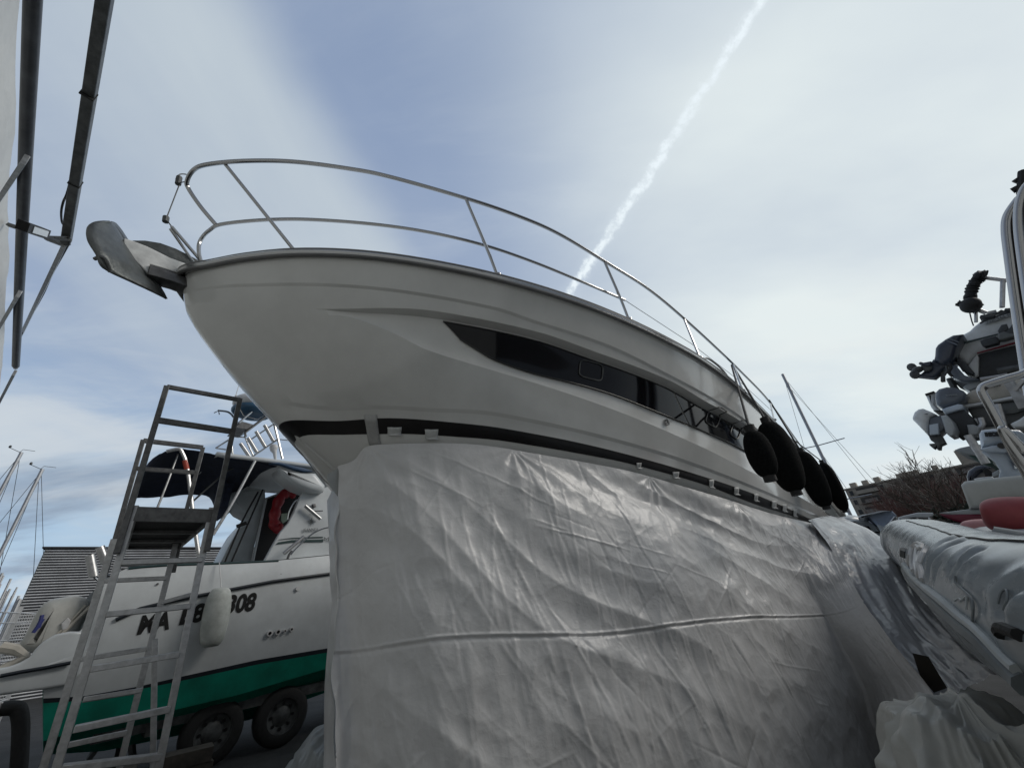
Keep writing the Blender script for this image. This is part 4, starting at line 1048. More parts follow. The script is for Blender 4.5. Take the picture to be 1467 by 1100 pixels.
# lettering and strake located on the tube skin along surveyed sight lines
def stroke(pts,r,m,name):
    b=MB();b.tube(cr([skin(p) for p in z7(*pts)],4),r,6);return b.obj(name,m,rib)
stroke(((86,478),(88,532)),.022,greyink,'lettering')
stroke(((132,600),(138,530),(160,465),(196,432),(232,448),(222,478),(198,452),(178,478),(160,530),(156,600),(168,650)),.012,whiteink,'lettering')
stroke(((196,475),(184,540),(182,600),(196,650),(212,695),(214,640),(206,590)),.011,whiteink,'lettering')
stroke(((284,468),(262,490),(236,550),(228,600),(232,660),(252,720)),.012,whiteink,'lettering')
stroke(((224,500),(206,560),(226,600),(258,520)),.010,whiteink,'lettering')
b=MB();hp=[skin(p) for p in z7((880,1150),(860,1125),(880,1110),(930,1120),(1010,1160))];b.tube(cr(hp,5),.016,8);b.obj('carry_handle',rubber,rib)
stroke(((512,700),(505,750),(560,800),(645,880),(645,980),(640,1070)),.0035,ribd,'patch_outline')
stroke(((500,890),(530,870),(560,880),(600,850),(590,960)),.003,ribl,'patch_mark')
b=MB();P_=[skin(p) for p in z7((835,905),(870,830),(900,800),(905,870),(880,960))];b.tube(cr(P_,5),.003,5);b.obj('seam',ribd,rib)
b=MB();P_=[skin(p) for p in z7((85,600),(160,690),(270,790),(400,890),(540,1005),(650,1090),(760,1190),(900,1330),(1000,1430))];b.tube(cr(P_,6),.016,8);b.obj('strake_bead',ribl,rib)
b=MB();b.tube([p-UP*.035 for p in cr(P_,6)],.030,8);b.obj('rubbing_strake',ribd,rib)
# hull under the tube and inner deck
b=MB();sec=[]
for s in np.linspace(.3,RL-.02,60):
    c=RC[int(min(899,s/RL*900))][0];k=min(1,(s-.1)/1.5);sec.append([c+NV*.0-UP*.20,c+NV*.10-UP*.34,c+NV*(.30+.35*k)-UP*(.52+.1*k),c+NV*(.62+.4*k)-UP*(.60+.15*k)])
b.grid(sec);b.obj('rigid_hull',ribd,rib,smooth=60)
b=MB();sec=[[RC[int(min(899,s/RL*900))][0]+NV*.12+UP*.10,RC[int(min(899,s/RL*900))][0]+NV*.35+UP*.14,RC[int(min(899,s/RL*900))][0]+NV*1.0+UP*.12] for s in np.linspace(.3,RL-.02,60)]
b.grid(sec);b.obj('deck_cover',ribl,rib,solid=.02)
b=MB();q=[PD(p,3.3) for p in z7((790,305),(1028,340),(1200,365),(1200,520),(1028,468),(900,440),(800,385),(770,340))];slab(b,q,-ray(1440,770),.5,.015);b.obj('seat_box',mat('seat_grey',(.33,.35,.37),.45),rib)
b=MB();b.tube([PD(p,3.28) for p in z7((790,308),(900,325),(1028,345),(1200,368))],.008,5);b.obj('seat_piping',whiteink,rib)
b=MB();b.tube([PD(p,3.26) for p in z7((700,368),(790,430),(900,462),(1028,478),(1200,500))],.008,5);b.obj('seat_piping',whiteink,rib)
# A-frame of the inflatable (double stainless roll bar)
ab=cr([PD(p,4.3) for p in z5((1200,-40),(1082,30),(940,72),(800,115),(735,140),(712,175),(730,225),(800,350),(900,540),(1000,740),(1090,880),(1200,1080))],8)
b=MB();b.tube(ab,.026,10);b.obj('roll_bar',ss,rib)
b=MB();b.tube(cr([PD(p,4.15) for p in z5((1300,330),(1200,560)) ]+[PD(p,4.15) for p in z5((1100,720),(1050,665),(960,570),(905,515),(890,525),(940,620),(1040,760),(1120,860))],6),.022,10);b.obj('roll_bar',ss,rib)
b=MB();b.bar(PD(z5(930,80),4.5),PD(z5(1000,180),4.5),.05,.02);b.bar(PD(z5(1000,180),4.5),PD(z5(1082,330),4.5),.05,.02);b.bar(PD(z5(1000,185),4.5),PD(z5(1082,90),4.5),.05,.02);b.obj('roll_bar_stay',alu,rib)
# ---- red cushions and moulded hatch
def pill(name,p0,p1,D,r,m,label,cat,sq=.6,D1=None):
    a_=PD(p0,D);b_=PD(p1,D1 or D);d=(b_-a_);l=np.linalg.norm(d);d/=l;x=np.cross(d,UP);x/=np.linalg.norm(x);y=np.cross(x,d)
    b=MB();b.ell((a_+b_)/2,(x*r,y*r,d*l/2),28,24,.45);o=b.obj(name,m,smooth=60);return tag(o,label,cat)
pill('cushion',z7(690,205),z7(1400,235),4.6,.135,redm,'long faded dark red roll cushion lying on top at the right edge','cushion')
pill('cushion',z7(537,318),z7(900,310),5.2,.075,pink,'small faded pink cushion under the long dark red cushion','cushion')
hat=empty('open_boat','white moulded open boat with a maroon edge behind the grey inflatable','boat',PD((1420,760),7)*[1,1,0])
vd=-ray(1420,740)
b=MB();slab(b,[PD(p,6.2) for p in z7((530,-30),(560,-60),(800,-90),(1150,-120),(1400,-80),(1400,150),(700,150),(600,160))],vd,.30,.05);b.obj('moulded_lid',mat('moulding',(.47,.48,.45),.4,0,.1,3),hat)
b=MB();slab(b,[PD(p,6.13) for p in z7((700,105),(760,80),(900,58),(1030,65),(1200,90),(1200,130),(720,130))],vd,.03,.012);b.obj('lid_recess',mat('moulding_dark',(.28,.29,.27),.5),hat)
b=MB();slab(b,[PD(p,6.3) for p in z7((360,190),(600,160),(1000,150),(1000,215),(700,205),(430,205))],vd,.6,.01);b.obj('deck',gel3,hat)
b=MB();slab(b,[PD(p,6.28) for p in z7((355,195),(430,203),(700,198),(1000,215),(1000,290),(700,275),(560,278),(480,255),(400,225))],vd,.6,.02);b.obj('side',mat('crimson_side',(.16,.008,.03),.4),hat)
b=MB();slab(b,[PD(p,5.9) for p in z7((380,300),(440,270),(500,275),(545,310),(550,345),(480,350),(300,330),(330,310))],vd,.5,.03);tag(b.obj('folded_cover',mat('cover_grey',(.14,.15,.16),.7,bump=.4,bscale=12)),'dark grey folded cover behind the inflatable tube','cover')
# ================================================================== RACK OF SMALL BOATS
rack=empty('boat_rack','tall steel storage rack holding the stacked small boats at the right','rack',PD((1480,800),9.5)*[1,1,0])
def pil(px,D,ztop,az=50):
    p=PD(px,D);b=MB();b.box(np.array([p[0],p[1],ztop/2]),.12,.12,ztop,az=az);b.obj('upright',steel,rack,bevel=.005)
for px,D in (((1600,600),8.8),((1620,600),11.),((1800,600),8.6),((1820,600),11.)):pil(px,D,4.3)
def onb(fn,name,m,par,**k):b=MB();fn(b);return b.obj(name,m,par,**k)
def sl(name,pts,D,th,bev,m,par,sm=True,zf=z4,az=52.,dD=0.):
    b=MB();a,n=axes(az);P=[PV(p,D+dD,az) for p in zf(*pts)];slab(b,P,-a,th,bev*.6);return b.obj(name,m,par,smooth=50)
for y0 in (610,):pass
# upper boat
ub=empty('sport_boat','white and dark hulled motor boat on the top level of the rack','boat',PD((1430,520),8.5))
sl('topsides',((600,570),(640,530),(740,450),(1030,385),(1150,370),(1150,640),(1080,680),(700,770),(660,800),(600,880),(540,850),(470,780),(465,740),(500,680),(545,600)),8.6,2.2,.10,rackw,ub)
sl('bottom',((660,780),(1150,650),(1150,920),(900,960),(660,1000),(640,960),(600,860)),8.6,2.1,.06,darkhull,ub,dD=.03)
sl('transom',((600,870),(665,780),(685,800),(680,960),(640,990),(560,900)),8.58,.5,.02,rackw,ub,dD=-.02)
sl('stripe',((670,765),(900,700),(1080,650),(1080,660),(900,712),(670,772)),8.55,.03,0,mat('red_line',(.25,.02,.04),.4),ub)
sl('upper_line',((470,755),(500,700),(560,670),(700,635),(900,585),(900,592),(700,645),(565,682),(510,712),(478,765)),8.55,.03,0,greenl,ub)
sl('badge_panel',((740,495),(1030,400),(1030,415),(1020,425),(750,515)),8.55,.03,.0,mat('badge_grey',(.35,.37,.38),.4),ub)
def vtext(s,p0,p1,hpx,D,az,m,par,name='lettering',bold=0.,sh=0.):
    a_=PV(p0,D,az);b_=PV(p1,D,az);X=b_-a_;hh=np.linalg.norm(PV((p0[0],p0[1]-hpx),D,az)-a_)
    me=text(name,s,a_,X,m,par,size=hh/.70,depth=.01,bold=bold,shear=sh)
    Xn=Vector(X).normalized();mx_=max((v.co-Vector(a_)).dot(Xn) for v in me.data.vertices);k=np.linalg.norm(X)/mx_
    for v in me.data.vertices:
        t=(v.co-Vector(a_)).dot(Xn);v.co=v.co+Xn*t*(k-1)
    return me
vtext('NZ 265 NX',z4(760,507),z4(1020,422),3.4,8.53,52,greyink,ub)
sl('fender_board',((695,660),(740,640),(830,620),(870,645),(860,680),(740,712),(710,695)),8.35,.12,.02,darkhull,ub)
for q in (((850,570),(880,520),(930,510),(950,560),(900,590),(860,590)),((910,590),(960,540),(1000,470),(1050,430),(1060,520),(1000,600),(950,610))):
    sl('stern_gear',q,8.3,.2,.03,mat('gear_dark',(.05,.055,.06),.6),ub)
sl('gear_bar',((850,600),(900,575),(1000,595),(1080,565),(1085,600),(900,650),(860,650)),8.3,.15,.03,mat('gear_grey',(.12,.13,.13),.5),ub)
sl('coaming',((740,455),(760,420),(800,400),(850,405),(880,385),(930,400),(990,370),(1000,345),(1040,340),(1060,400),(900,440),(800,470)),8.9,.4,.03,mat('gear_dark',(.05,.055,.06),.6),ub)
def tb2(name,pts,D,r,m,par,zf=z4,az=52.):
    b=MB();b.tube([PV(p,D,az) for p in zf(*pts)],r,8);return b.obj(name,m,par)
tb2('guard_tube',((740,110),(900,130),(1080,145),(1200,160)),8.8,.028,alu,ub);tb2('guard_tube',((650,180),(660,300),(662,500)),8.8,.02,alu,ub);tb2('guard_tube',((897,130),(890,370)),8.8,.028,alu,ub)
tb2('guard_tube',((640,370),(760,415),(840,400)),8.8,.02,alu,ub);tb2('guard_tube',((640,385),(740,425)),8.8,.015,alu,ub)
tb2('antenna',((600,390),(625,490),(640,530)),8.8,.008,steel,ub)
b=MB();pp=cr([PV(p,8.75,52.) for p in z4((735,100),(700,100),(660,140),(630,200),(610,280),(600,350),(580,370))],10);b.tube(pp,[.07+.03*nz3(i*.6,0,3)+(.07 if i>48 else 0)+(.02 if i<14 else 0) for i in range(len(pp))],9);b.obj('wrapped_strap',rubber,ub)
b=MB();b.ell(PV(z4(615,350),8.7,52.),(n_s*.13,a_s*.12,UP*.12),14,10);b.obj('wrapped_bundle',rubber,ub)
# navy outboard tilted up
o1=empty('outboard_motor','navy outboard motor tilted up on the topmost rack boat','outboard motor',PD((1360,540),8.3))
sl('cowl',((545,595),(455,605),(390,640),(320,690),(300,720),(295,790),(285,830),(350,860),(430,850),(460,790),(480,720),(520,640)),8.25,.55,.10,navycowl,o1)
sl('leg',((285,820),(270,840),(250,880),(180,945),(130,965),(290,982),(350,930),(420,860),(400,830)),8.2,.22,.05,navycowl,o1,dD=.15)
sl('cavitation_plate',((265,838),(200,850),(170,840),(155,858),(230,882),(262,878)),8.2,.35,.03,navycowl,o1,dD=.05)
sl('cowl_stripe',((395,650),(500,690),(495,700),(388,660)),8.235,.03,0,greycowl,o1);sl('cowl_stripe',((425,638),(510,668),(506,675),(418,645)),8.235,.03,0,greycowl,o1)
b=MB();c=PV(z4(150,915),8.3,52.);b.ell(c,(n_s*.07,a_s*.07,UP*.05),12,8)
for k in range(3):
    a=k*2.1+.4;b.ell(c+(n_s*.3*math.cos(a)*.3+a_s*.10*math.sin(a)+UP*.10*math.cos(a)),(n_s*.02,a_s*.06,UP*.07),10,6)
b.obj('propeller',steel,o1)
sl('bracket',((430,880),(480,870),(560,960),(700,1000),(640,1010),(560,1020),(460,985),(425,930)),8.4,.3,.04,greycowl,o1)
sl('bracket',((350,930),(380,925),(385,1010),(350,1015)),8.4,.1,.01,steel,o1);sl('bracket',((485,800),(560,840),(640,930),(640,960),(560,930),(500,870)),8.45,.3,.02,mat('gear_dark',(.05,.055,.06),.6),o1)
for q in (((690,455),(700,435),(760,425),(830,430),(820,450),(740,462)),((905,395),(915,375),(960,372),(990,388),(960,400)),):
    sl('deck_gear',q,8.5,.2,.02,mat('gear_dark',(.05,.055,.06),.6),ub)
sl('stern_window',((690,505),(740,470),(960,405),(960,412),(760,480),(700,512)),8.54,.02,0,darkhull,ub)
tb2('hose',((430,860),(445,900),(420,940),(455,975)),8.2,.018,rubber,o1);tb2('hose',((400,880),(410,925),(385,965)),8.2,.014,steel,o1);tb2('hose',((470,850),(520,870),(560,930)),8.3,.016,rubber,o1)
tb2('support_arm',((850,930),(1000,905),(1150,880)),8.3,.05,steel,rack);tb2('support_arm',((700,1000),(860,975),(940,955)),8.3,.03,alu,rack)
# rack struts
tb2('strut',((430,990),(470,1070),(490,1100)),8.9,.04,steel,rack);tb2('strut',((495,1000),(560,1060),(640,1100)),8.9,.05,steel,rack)
for D_ in (8.7,10.4):
    b=MB();P1=PV(z4(700,1010),D_,52.);P2=PV(z4(1300,900),D_,52.);b.bar(P1,P2,.10,.12);b.obj('beam',steel,rack)
    b=MB();P1=PV(z5(600,590),D_,52.);P2=PV(z5(1300,470),D_,52.);b.bar(P1,P2,.10,.12);b.obj('beam',steel,rack)
# middle boat
mb_=empty('canvas_covered_boat','boat with a beige canvas cover on the middle level of the rack','boat',PD((1430,620),8.3))
sl('canvas_cover',((535,260),(560,215),(620,175),(700,140),(850,100),(1082,60),(1300,20),(1300,190),(1080,210),(800,262),(640,290),(545,300)),8.2,2.0,.08,beigec,mb_,zf=z5)
sl('gunwale',((540,300),(640,290),(800,262),(1080,205),(1300,180),(1300,230),(1082,240),(850,280),(640,318),(560,330)),8.15,2.0,.03,rackw,mb_,zf=z5)
sl('topsides',((580,330),(850,285),(1300,225),(1300,440),(1000,480),(700,500),(640,430)),8.25,1.9,.04,mat('mid_hull',(.10,.105,.105),.4,0,.3,3),mb_,zf=z5)
sl('hull_bottom',((690,420),(830,400),(880,500),(760,560),(640,560),(580,480)),8.3,1.0,.05,rackw,mb_,zf=z5)
vtext('MA E93585',z5(672,168),z5(880,140),3.2,8.17,52,inkm,mb_,name='registration_number')
sl('stern_shelf',((545,150),(570,130),(650,85),(700,105),(690,140),(600,180)),8.5,.5,.02,gel3,mb_,zf=z5)
for q in (((1000,200),(1040,260),(1082,330)),((850,300),(880,400),(910,520)),((700,420),(720,470),(690,520))):
    tb2('support_arm',q,8.0,.035,alu,rack,zf=z5)
sl('side_window',((850,300),(1000,280),(1120,265),(1150,330),(1000,380),(870,390)),8.2,.05,.01,mat('screen_grey',(.10,.11,.11),.2),mb_,zf=z5)
sl('stern_locker',((590,430),(660,420),(690,470),(640,500),(595,490)),8.1,.3,.03,rackw,mb_,zf=z5)
sl('stern_locker',((960,470),(1040,430),(1082,400),(1150,420),(1100,500),(1000,500)),7.6,.4,.04,rackw,mb_,zf=z5)
# twin outboards of the middle boat
o2=empty('outboard_motor','dark grey outboard motor with a pale leg on the middle rack boat','outboard motor',PD((1372,600),8.0))
sl('cowl',((295,240),(300,190),(330,160),(400,142),(480,150),(545,175),(575,205),(560,260),(500,290),(360,330),(310,300)),7.95,.5,.10,greycowl,o2,zf=z5)
vtext('YAMAHA',z5(395,230),z5(500,222),2.1,7.93,52,ribl,o2)
sl('pan',((360,345),(400,325),(500,295),(545,300),(550,340),(480,360),(390,385)),7.95,.45,.04,lightcowl,o2,zf=z5)
sl('midsection',((400,380),(550,340),(640,420),(690,500),(600,560),(510,590),(470,500)),8.0,.35,.05,mat('gear_dark',(.05,.055,.06),.6),o2,zf=z5)
sl('tilt_bracket',((580,480),(640,475),(690,500),(680,560),(600,575)),7.9,.2,.03,gel3,o2,zf=z5)
o3=empty('outboard_motor','white outboard motor behind the dark grey one on the middle rack boat','outboard motor',PD((1340,600),8.4))
sl('cowl',((215,215),(295,185),(300,300),(370,370),(290,355),(265,325)),8.4,.45,.06,whitecowl,o3,zf=z5)
sl('cowl_trim',((212,208),(290,183),(290,200),(218,222)),8.36,.45,.01,blackp,o3,zf=z5)
sl('pan',((285,355),(370,350),(375,375),(340,372)),8.36,.4,.01,blackp,o3,zf=z5)
o4=empty('outboard_motor','pale outboard motor hanging lowest from the middle rack boat','outboard motor',PD((1330,620),7.7))
sl('cowl',((98,410),(115,365),(150,338),(190,332),(260,360),(310,385),(250,410),(240,450),(245,580),(150,480),(100,430)),7.7,.5,.09,whitecowl,o4,zf=z5)
sl('midsection',((240,420),(350,392),(400,440),(440,500),(380,520),(335,560),(250,570)),7.75,.3,.04,greycowl,o4,zf=z5)
sl('side_panel',((252,480),(330,465),(335,560),(255,568)),7.68,.1,.01,lightcowl,o4,zf=z5)
sl('clamp',((350,400),(400,390),(450,440),(480,510),(470,570),(430,580),(390,545),(380,500)),7.7,.35,.04,gel3,o4,zf=z5)
sl('lower_unit',((248,585),(350,560),(395,640),(350,660),(345,695),(320,695),(318,660),(290,690),(255,660),(248,645),(300,640),(265,615)),7.75,.14,.02,steel,o4,zf=z5)
# pale outboard in front
o5=empty('outboard_motor','big silver blue outboard motor beside the stainless roll bar at lower right','outboard motor',PD((1420,680),6.6))
sl('cowl',((680,560),(700,520),(800,508),(900,512),(1040,520),(1090,560),(1095,650),(900,640),(760,665),(700,690)),6.5,.55,.10,lightcowl,o5,zf=z5)
sl('pan',((690,690),(800,660),(1000,645),(1150,640),(1150,700),(900,720),(740,715)),6.48,.5,.03,lightcowl,o5,zf=z5)
sl('midsection',((700,715),(900,690),(980,700),(980,800),(1000,860),(1200,880),(1200,960),(850,960),(870,880),(820,800)),6.55,.35,.05,lightcowl,o5,zf=z5)
sl('dark_panel',((900,700),(1060,670),(1082,860),(1000,840),(940,760)),6.5,.1,.02,greycowl,o5,zf=z5)
sl('lower_unit',((820,945),(950,940),(1200,930),(1200,1060),(1000,1010),(850,990)),6.5,.3,.04,lightcowl,o5,zf=z5)
vtext('HONDA',z5(748,578),z5(1015,565),4.4,6.46,52,navyl,o5,bold=.008)
b=MB();c=PV(z5(888,665),6.47,52.);b.tube([c,c-axes(52)[0]*.03],.03,10);b.obj('plug',blackp,o5)
b=MB();c=PV(z5(1045,962),6.47,52.);b.tube([c,c-axes(52)[0]*.03],.04,10);b.obj('plug',navyl,o5)
o6=empty('outboard_motor','small dark navy outboard motor low behind the silver blue one','outboard motor',PD((1397,680),7.2))
sl('cowl',((575,930),(590,880),(650,840),(720,828),(800,850),(760,880),(700,900),(650,950),(640,990),(590,1005)),7.2,.4,.06,navycowl,o6,zf=z5)
sl('bracket',((715,870),(760,855),(800,890),(790,925),(740,920)),7.1,.15,.02,rubber,o6,zf=z5)
sl('leg',((800,900),(860,870),(870,920),(800,940)),7.1,.15,.02,gel3,o6,zf=z5)
sb=empty('white_skiff','small white hull with a green underside below the middle rack level','boat',PD((1385,660),9))
sl('topsides',((470,700),(520,680),(640,655),(700,650),(760,740),(700,760),(600,740)),9.,1.2,.03,gel3,sb,zf=z5)
sl('bottom',((590,745),(700,735),(800,790),(820,830),(740,820),(640,770)),9.,1.2,.03,mat('dull_green',(.05,.11,.09),.6),sb,zf=z5,dD=.03)
tb2('strut',((590,570),(660,680),(750,820)),7.6,.04,alu,rack,zf=z5)
wb_=tag(sl('white_box',((640,950),(700,940),(800,930),(820,950),(780,970),(680,1000)),6.9,.3,.02,whitecowl,None,zf=z5),'small white lid resting beside the dark navy outboard motor','lid')
# tall canvas roll against a stainless frame at right edge
pn=empty('folded_canopy','brown folded canopy in a rounded stainless frame at the right edge','canopy',PD((1475,400),6)*[1,1,0])
fr=[(1500,262),(1467,280),(1455,292),(1444,310),(1442,330),(1446,365),(1455,430),(1464,490),(1475,560),(1490,640)]
b=MB();b.tube(cr([PD(p,5.2) for p in fr],8),.035,12);b.obj('frame_tube',ss,pn)
b=MB();rows=[]
fc=cr([PD(p,5.25) for p in fr],10);cd=axes(61.)[1]
for i,p in enumerate(fc):
    rows.append([p+cd*(.03+.55*t)+axes(61.)[0]*(.05*math.sin(t*16+.3*nz3(i*.1,t*3,0))+.02*nz3(i*.15,t*8,4)) for t in np.linspace(0,1,40)])
b.grid(rows);b.obj('folded_canvas',brownc,pn,smooth=180,solid=.01)
b=MB();b.tube(cr([PD(p,5.0) for p in ((1500,250),(1475,262),(1462,285),(1459,320),(1466,380),(1480,470),(1495,560))],8),.03,12);b.obj('frame_tube',ss,pn)
cl=MB();
for q in (((1454,262),(1462,255),(1470,262)),((1450,274),(1460,268),(1472,272))):cl.tube([PD(p,5.4) for p in q],.03,8)
cl.tube([PD((1466,245),5.4),PD((1464,275),5.4),PD((1475,300),5.4)],.035,8);cl.obj('clamp_knob',rubber,pn)
# ================================================================== BACKGROUND RIGHT
D_b=150.
bld=empty('apartment_building','long beige apartment block with balconies beyond the boatyard','building',PD((1250,760),D_b)*[1,1,0])
c0=PD(z6(172,440),160.);c1b=PD(z6(1300,205),120.)
zt=12.9;zt=c0[2]
# keep roof level: slide the near end along its sight line until its roof is at the same height
d=ray(*z6(1300,205));c1b=EY+d*(zt-EYE)/d[2]
c0=c0*[1,1,0];c1b=c1b*[1,1,0];bd_=c1b-c0;bl=np.linalg.norm(bd_);bd_/=bl;bn=np.array([bd_[1],-bd_[0],0]);
if bn@(-c0)<0:bn=-bn
Lb=bl+40
def BP(t,o,z):return c0+bd_*t+bn*o+UP*z
b=MB();slab(b,[BP(0,0,0),BP(Lb,0,0),BP(Lb,0,zt),BP(0,0,zt)],bn,12.);b.obj('wall',conc,bld,smooth=False)
b=MB();slab(b,[BP(-.3,.3,zt+.35),BP(Lb,.3,zt+.35),BP(Lb,.3,zt),BP(-.3,.3,zt)],bn,12.4);b.obj('roof_parapet',conc,bld,smooth=False)
nfl=max(4,int(round(zt/2.75)));fh=zt/nfl;rb_=random.Random(3)
nb=int(Lb/11.)
for k in range(nb):
    t0=1.2+k*11.
    for f in range(nfl):
        z=f*fh
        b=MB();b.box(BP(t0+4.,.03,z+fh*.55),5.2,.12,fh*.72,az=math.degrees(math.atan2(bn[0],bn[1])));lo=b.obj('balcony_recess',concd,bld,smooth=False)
        b=MB();b.box(BP(t0+4.,.75,z+fh*.28),5.4,1.3,.14,az=math.degrees(math.atan2(bn[0],bn[1])));b.box(BP(t0+4.,1.35,z+fh*.45),5.4 if (k+f)%3 else 3.0,.12,fh*.34,az=math.degrees(math.atan2(bn[0],bn[1])));b.obj('balcony',mat('balcony_light',(.30,.27,.24),.9) if rb_.random()<.6 else conc,bld,smooth=False)
        for tt_ in (0.,7.4):
            b=MB();b.box(BP(t0+tt_,.02,z+fh*.55),.9,.10,1.3,az=math.degrees(math.atan2(bn[0],bn[1])));b.obj('window',winm,bld,smooth=False)
for t,h_,w_ in ((2,1.6,1.6),(5,1.6,1.4),(8,1.8,1.4),(15,1.4,5.),(21.,1.6,1.2),(29.,4.,5.6),(46,1.8,2.4),(56,2.,3.4),(62,1.8,1.6),(70,2.4,2.),(85,1.8,3.)):
    b=MB();b.box(BP(t,-3,zt+.3+h_/2),w_,1.6,h_,az=math.degrees(math.atan2(bn[0],bn[1])));b.obj('chimney',conc,bld,smooth=False)
# bare trees
def tree(px,D,h,spread,seed,label,m,twm,n0=7,group=None,depth=6):
    rt=random.Random(seed);base=PD(px,D)*[1,1,0];e=empty('bare_tree',label,'tree',base,group)
    tr_=MB();tw=MB()
    def grow(p,d,l,r,lev):
        q=p+d*l;mid_=p+d*l*.5+np.array([rt.uniform(-1,1),rt.uniform(-1,1),rt.uniform(-.3,.5)])*l*.06
        (tr_ if lev<2 else tw).tube([p,mid_,q],[r,r*.85,r*.7],5 if lev>1 else 8,caps=False)
        if lev>=depth:return
        k=rt.choice((2,3,3)) if lev<4 else rt.choice((2,3))
        for i in range(k):
            nd=d+np.array([rt.gauss(0,1),rt.gauss(0,1),rt.gauss(.25,.5)])*spread;nd/=np.linalg.norm(nd)
            s=rt.uniform(.45,1.)
            grow(p+d*l*s if lev>0 else q,nd,l*rt.uniform(.62,.85),r*.62,lev+1)
    for i in range(1):
        b0=base;tr_.tube([b0,b0+UP*h*.16],[h*.02,h*.016],8)
    for i in range(n0):
        a=rt.uniform(0,6.28);d=np.array([math.cos(a)*.5*rt.uniform(.3,1.3),math.sin(a)*.5,1.]);d/=np.linalg.norm(d);grow(base+UP*h*.14,d,h*.26*rt.uniform(.8,1.2),h*.011,0)
    tr_.obj('trunk',m,e);tw.obj('twigs',twm,e)
    return e
tree((1386,745),24,6.3,.42,11,'large bare leafless tree spreading against the sky left of the rack',bark,bark,6,depth=5)
tree((1318,752),40,7.2,.34,5,'bare reddish tree before the beige apartment block, left of the large one',bark,twigr,7,depth=5)
tree((1345,750),36,6.4,.36,9,'dense reddish bare tree right behind the small moored boats',twigr,twigr,7,depth=5)
tree((1268,748),48,5.6,.36,15,'small grey brown bare tree at the foot of the apartment block',bark,bark,6,depth=5)
# red-brown twig thicket and dark hedge (uncountable)
b=MB();rh=random.Random(8)
for k in range(2600):
    x=rh.uniform(1276,1470);D=rh.uniform(28,34);p=PD((x,760),D)*[1,1,0];h=rh.uniform(2.,5.2)*(.65+.35*min(1,(x-1240)/90));q=p+np.array([rh.gauss(0,.5),rh.gauss(0,.5),h]);b.tube([p+UP*.4,(p+q)/2+UP*.2,q],[.03,.022,.008],3,caps=False)
o=b.obj('thicket',twigr);o['kind']='stuff';o['label']='reddish brown twig thicket in front of the apartment block'
b=MB()
for k in range(9000):
    x=rh.uniform(1285,1470);D=rh.uniform(22,25.5);p=PD((x,760),D)*[1,1,0];top=2.6+.35*nz3(x*.05,0,0)+.5*min(1,(x-1285)/60);z=rh.uniform(.1,top);c=p+UP*z;s=.10;v=[c+np.array([rh.uniform(-s,s) for _ in range(3)]) for _ in range(3)];b.add(v,[(0,1,2)])
o=b.obj('hedge',leafm,smooth=False,recalc=False);o['kind']='stuff';o['label']='dark green hedge behind the small boats'
# mast at right
mast((1121,536),(1185,670),34,.10,'tall bare aluminium mast rising behind the black fenders',spread=((9.0,1.6),(5.3,1.5)),stays=((2.6,.2),(-1.8,.2),(1.2,6.),(3.2,1.)),vane=False)
# small boats moored beyond
sm1=empty('cabin_cruiser','small white cabin boat with dark windows just right of the yacht stern','boat',PD((1235,760),18)*[1,1,0])
def sl6(name,pts,D,th,bev,m,par,az=38.):
    b=MB();a,n=axes(az);slab(b,[PV(p,D,az) for p in z6(*pts)],-a,th,bev);return b.obj(name,m,par,smooth=50)
sl6('hull',((260,880),(450,940),(600,960),(640,1060),(700,1110),(300,1110),(220,900)),18,2.2,.04,gel3,sm1)
sl6('cabin',((300,870),(320,850),(520,850),(560,900),(590,940),(430,940)),17.9,1.8,.025,gel3,sm1)
sl6('window',((310,880),(460,872),(500,935),(430,935)),17.85,.1,.02,glass,sm1)
sl6('roof',((200,800),(420,790),(460,820),(500,852),(320,862),(240,840)),17.9,2.0,.05,gel3,sm1)
sl6('stern_gear',((250,820),(300,815),(330,850),(290,880),(250,860)),17.7,.3,.02,mat('gear_dark',(.05,.055,.06),.6),sm1)
sm2=empty('covered_boat','boat under a pale blue cover between the two small white boats','boat',PD((1280,760),17)*[1,1,0])
sl6('cover',((430,735),(620,695),(745,690),(800,745),(760,790),(690,850),(650,890),(730,1060),(700,1100),(600,900),(560,850)),17.,2.4,.04,bluec,sm2)
sl6('hull',((560,850),(700,1100),(760,1100),(700,900),(650,880)),16.9,2.,.02,gel3,sm2)
sl6('roof_edge',((330,770),(360,745),(620,690),(745,688),(620,700),(440,740),(400,790)),16.8,2.,.03,gel2,sm2)
sm3=empty('pilothouse_boat','white open boat with a windscreen and tube frame left of the grey tube end','boat',PD((1320,760),13)*[1,1,0])
sl6('hull',((750,1020),(900,990),(1100,980),(1300,900),(1300,1110),(780,1110)),13.,1.8,.04,gel3,sm3)
sl6('hull_side',((750,1035),(870,1005),(1000,1030),(960,1110),(780,1110)),12.9,1.5,.04,navyl,sm3)
sl6('roof',((815,770),(900,745),(1050,712),(1240,712),(1250,745),(1180,775),(1000,770),(830,810)),13.,1.8,.02,gel2,sm3)
sl6('windscreen',((830,830),(1000,790),(1190,780),(1210,850),(1100,900),(900,930),(830,900)),13.1,1.5,.03,mat('screen_grey',(.10,.11,.11),.2),sm3)
sl6('console',((900,860),(1050,840),(1130,860),(1160,930),(1000,990),(900,960)),12.9,.8,.03,gel3,sm3)
def tb6(name,pts,D,r,m,par):
    b=MB();b.tube([PV(p,D,38.) for p in z6(*pts)],r,6);return b.obj(name,m,par)
for q in (((800,760),(805,900),(815,1010)),((780,760),(700,860),(690,930),(760,1020)),((820,900),(740,960),(820,1010)),((700,930),(790,900),(900,895)),((1040,780),(1110,860)),((1200,770),(1215,860))):
    tb6('frame_tube',q,12.8,.022,alu,sm3)
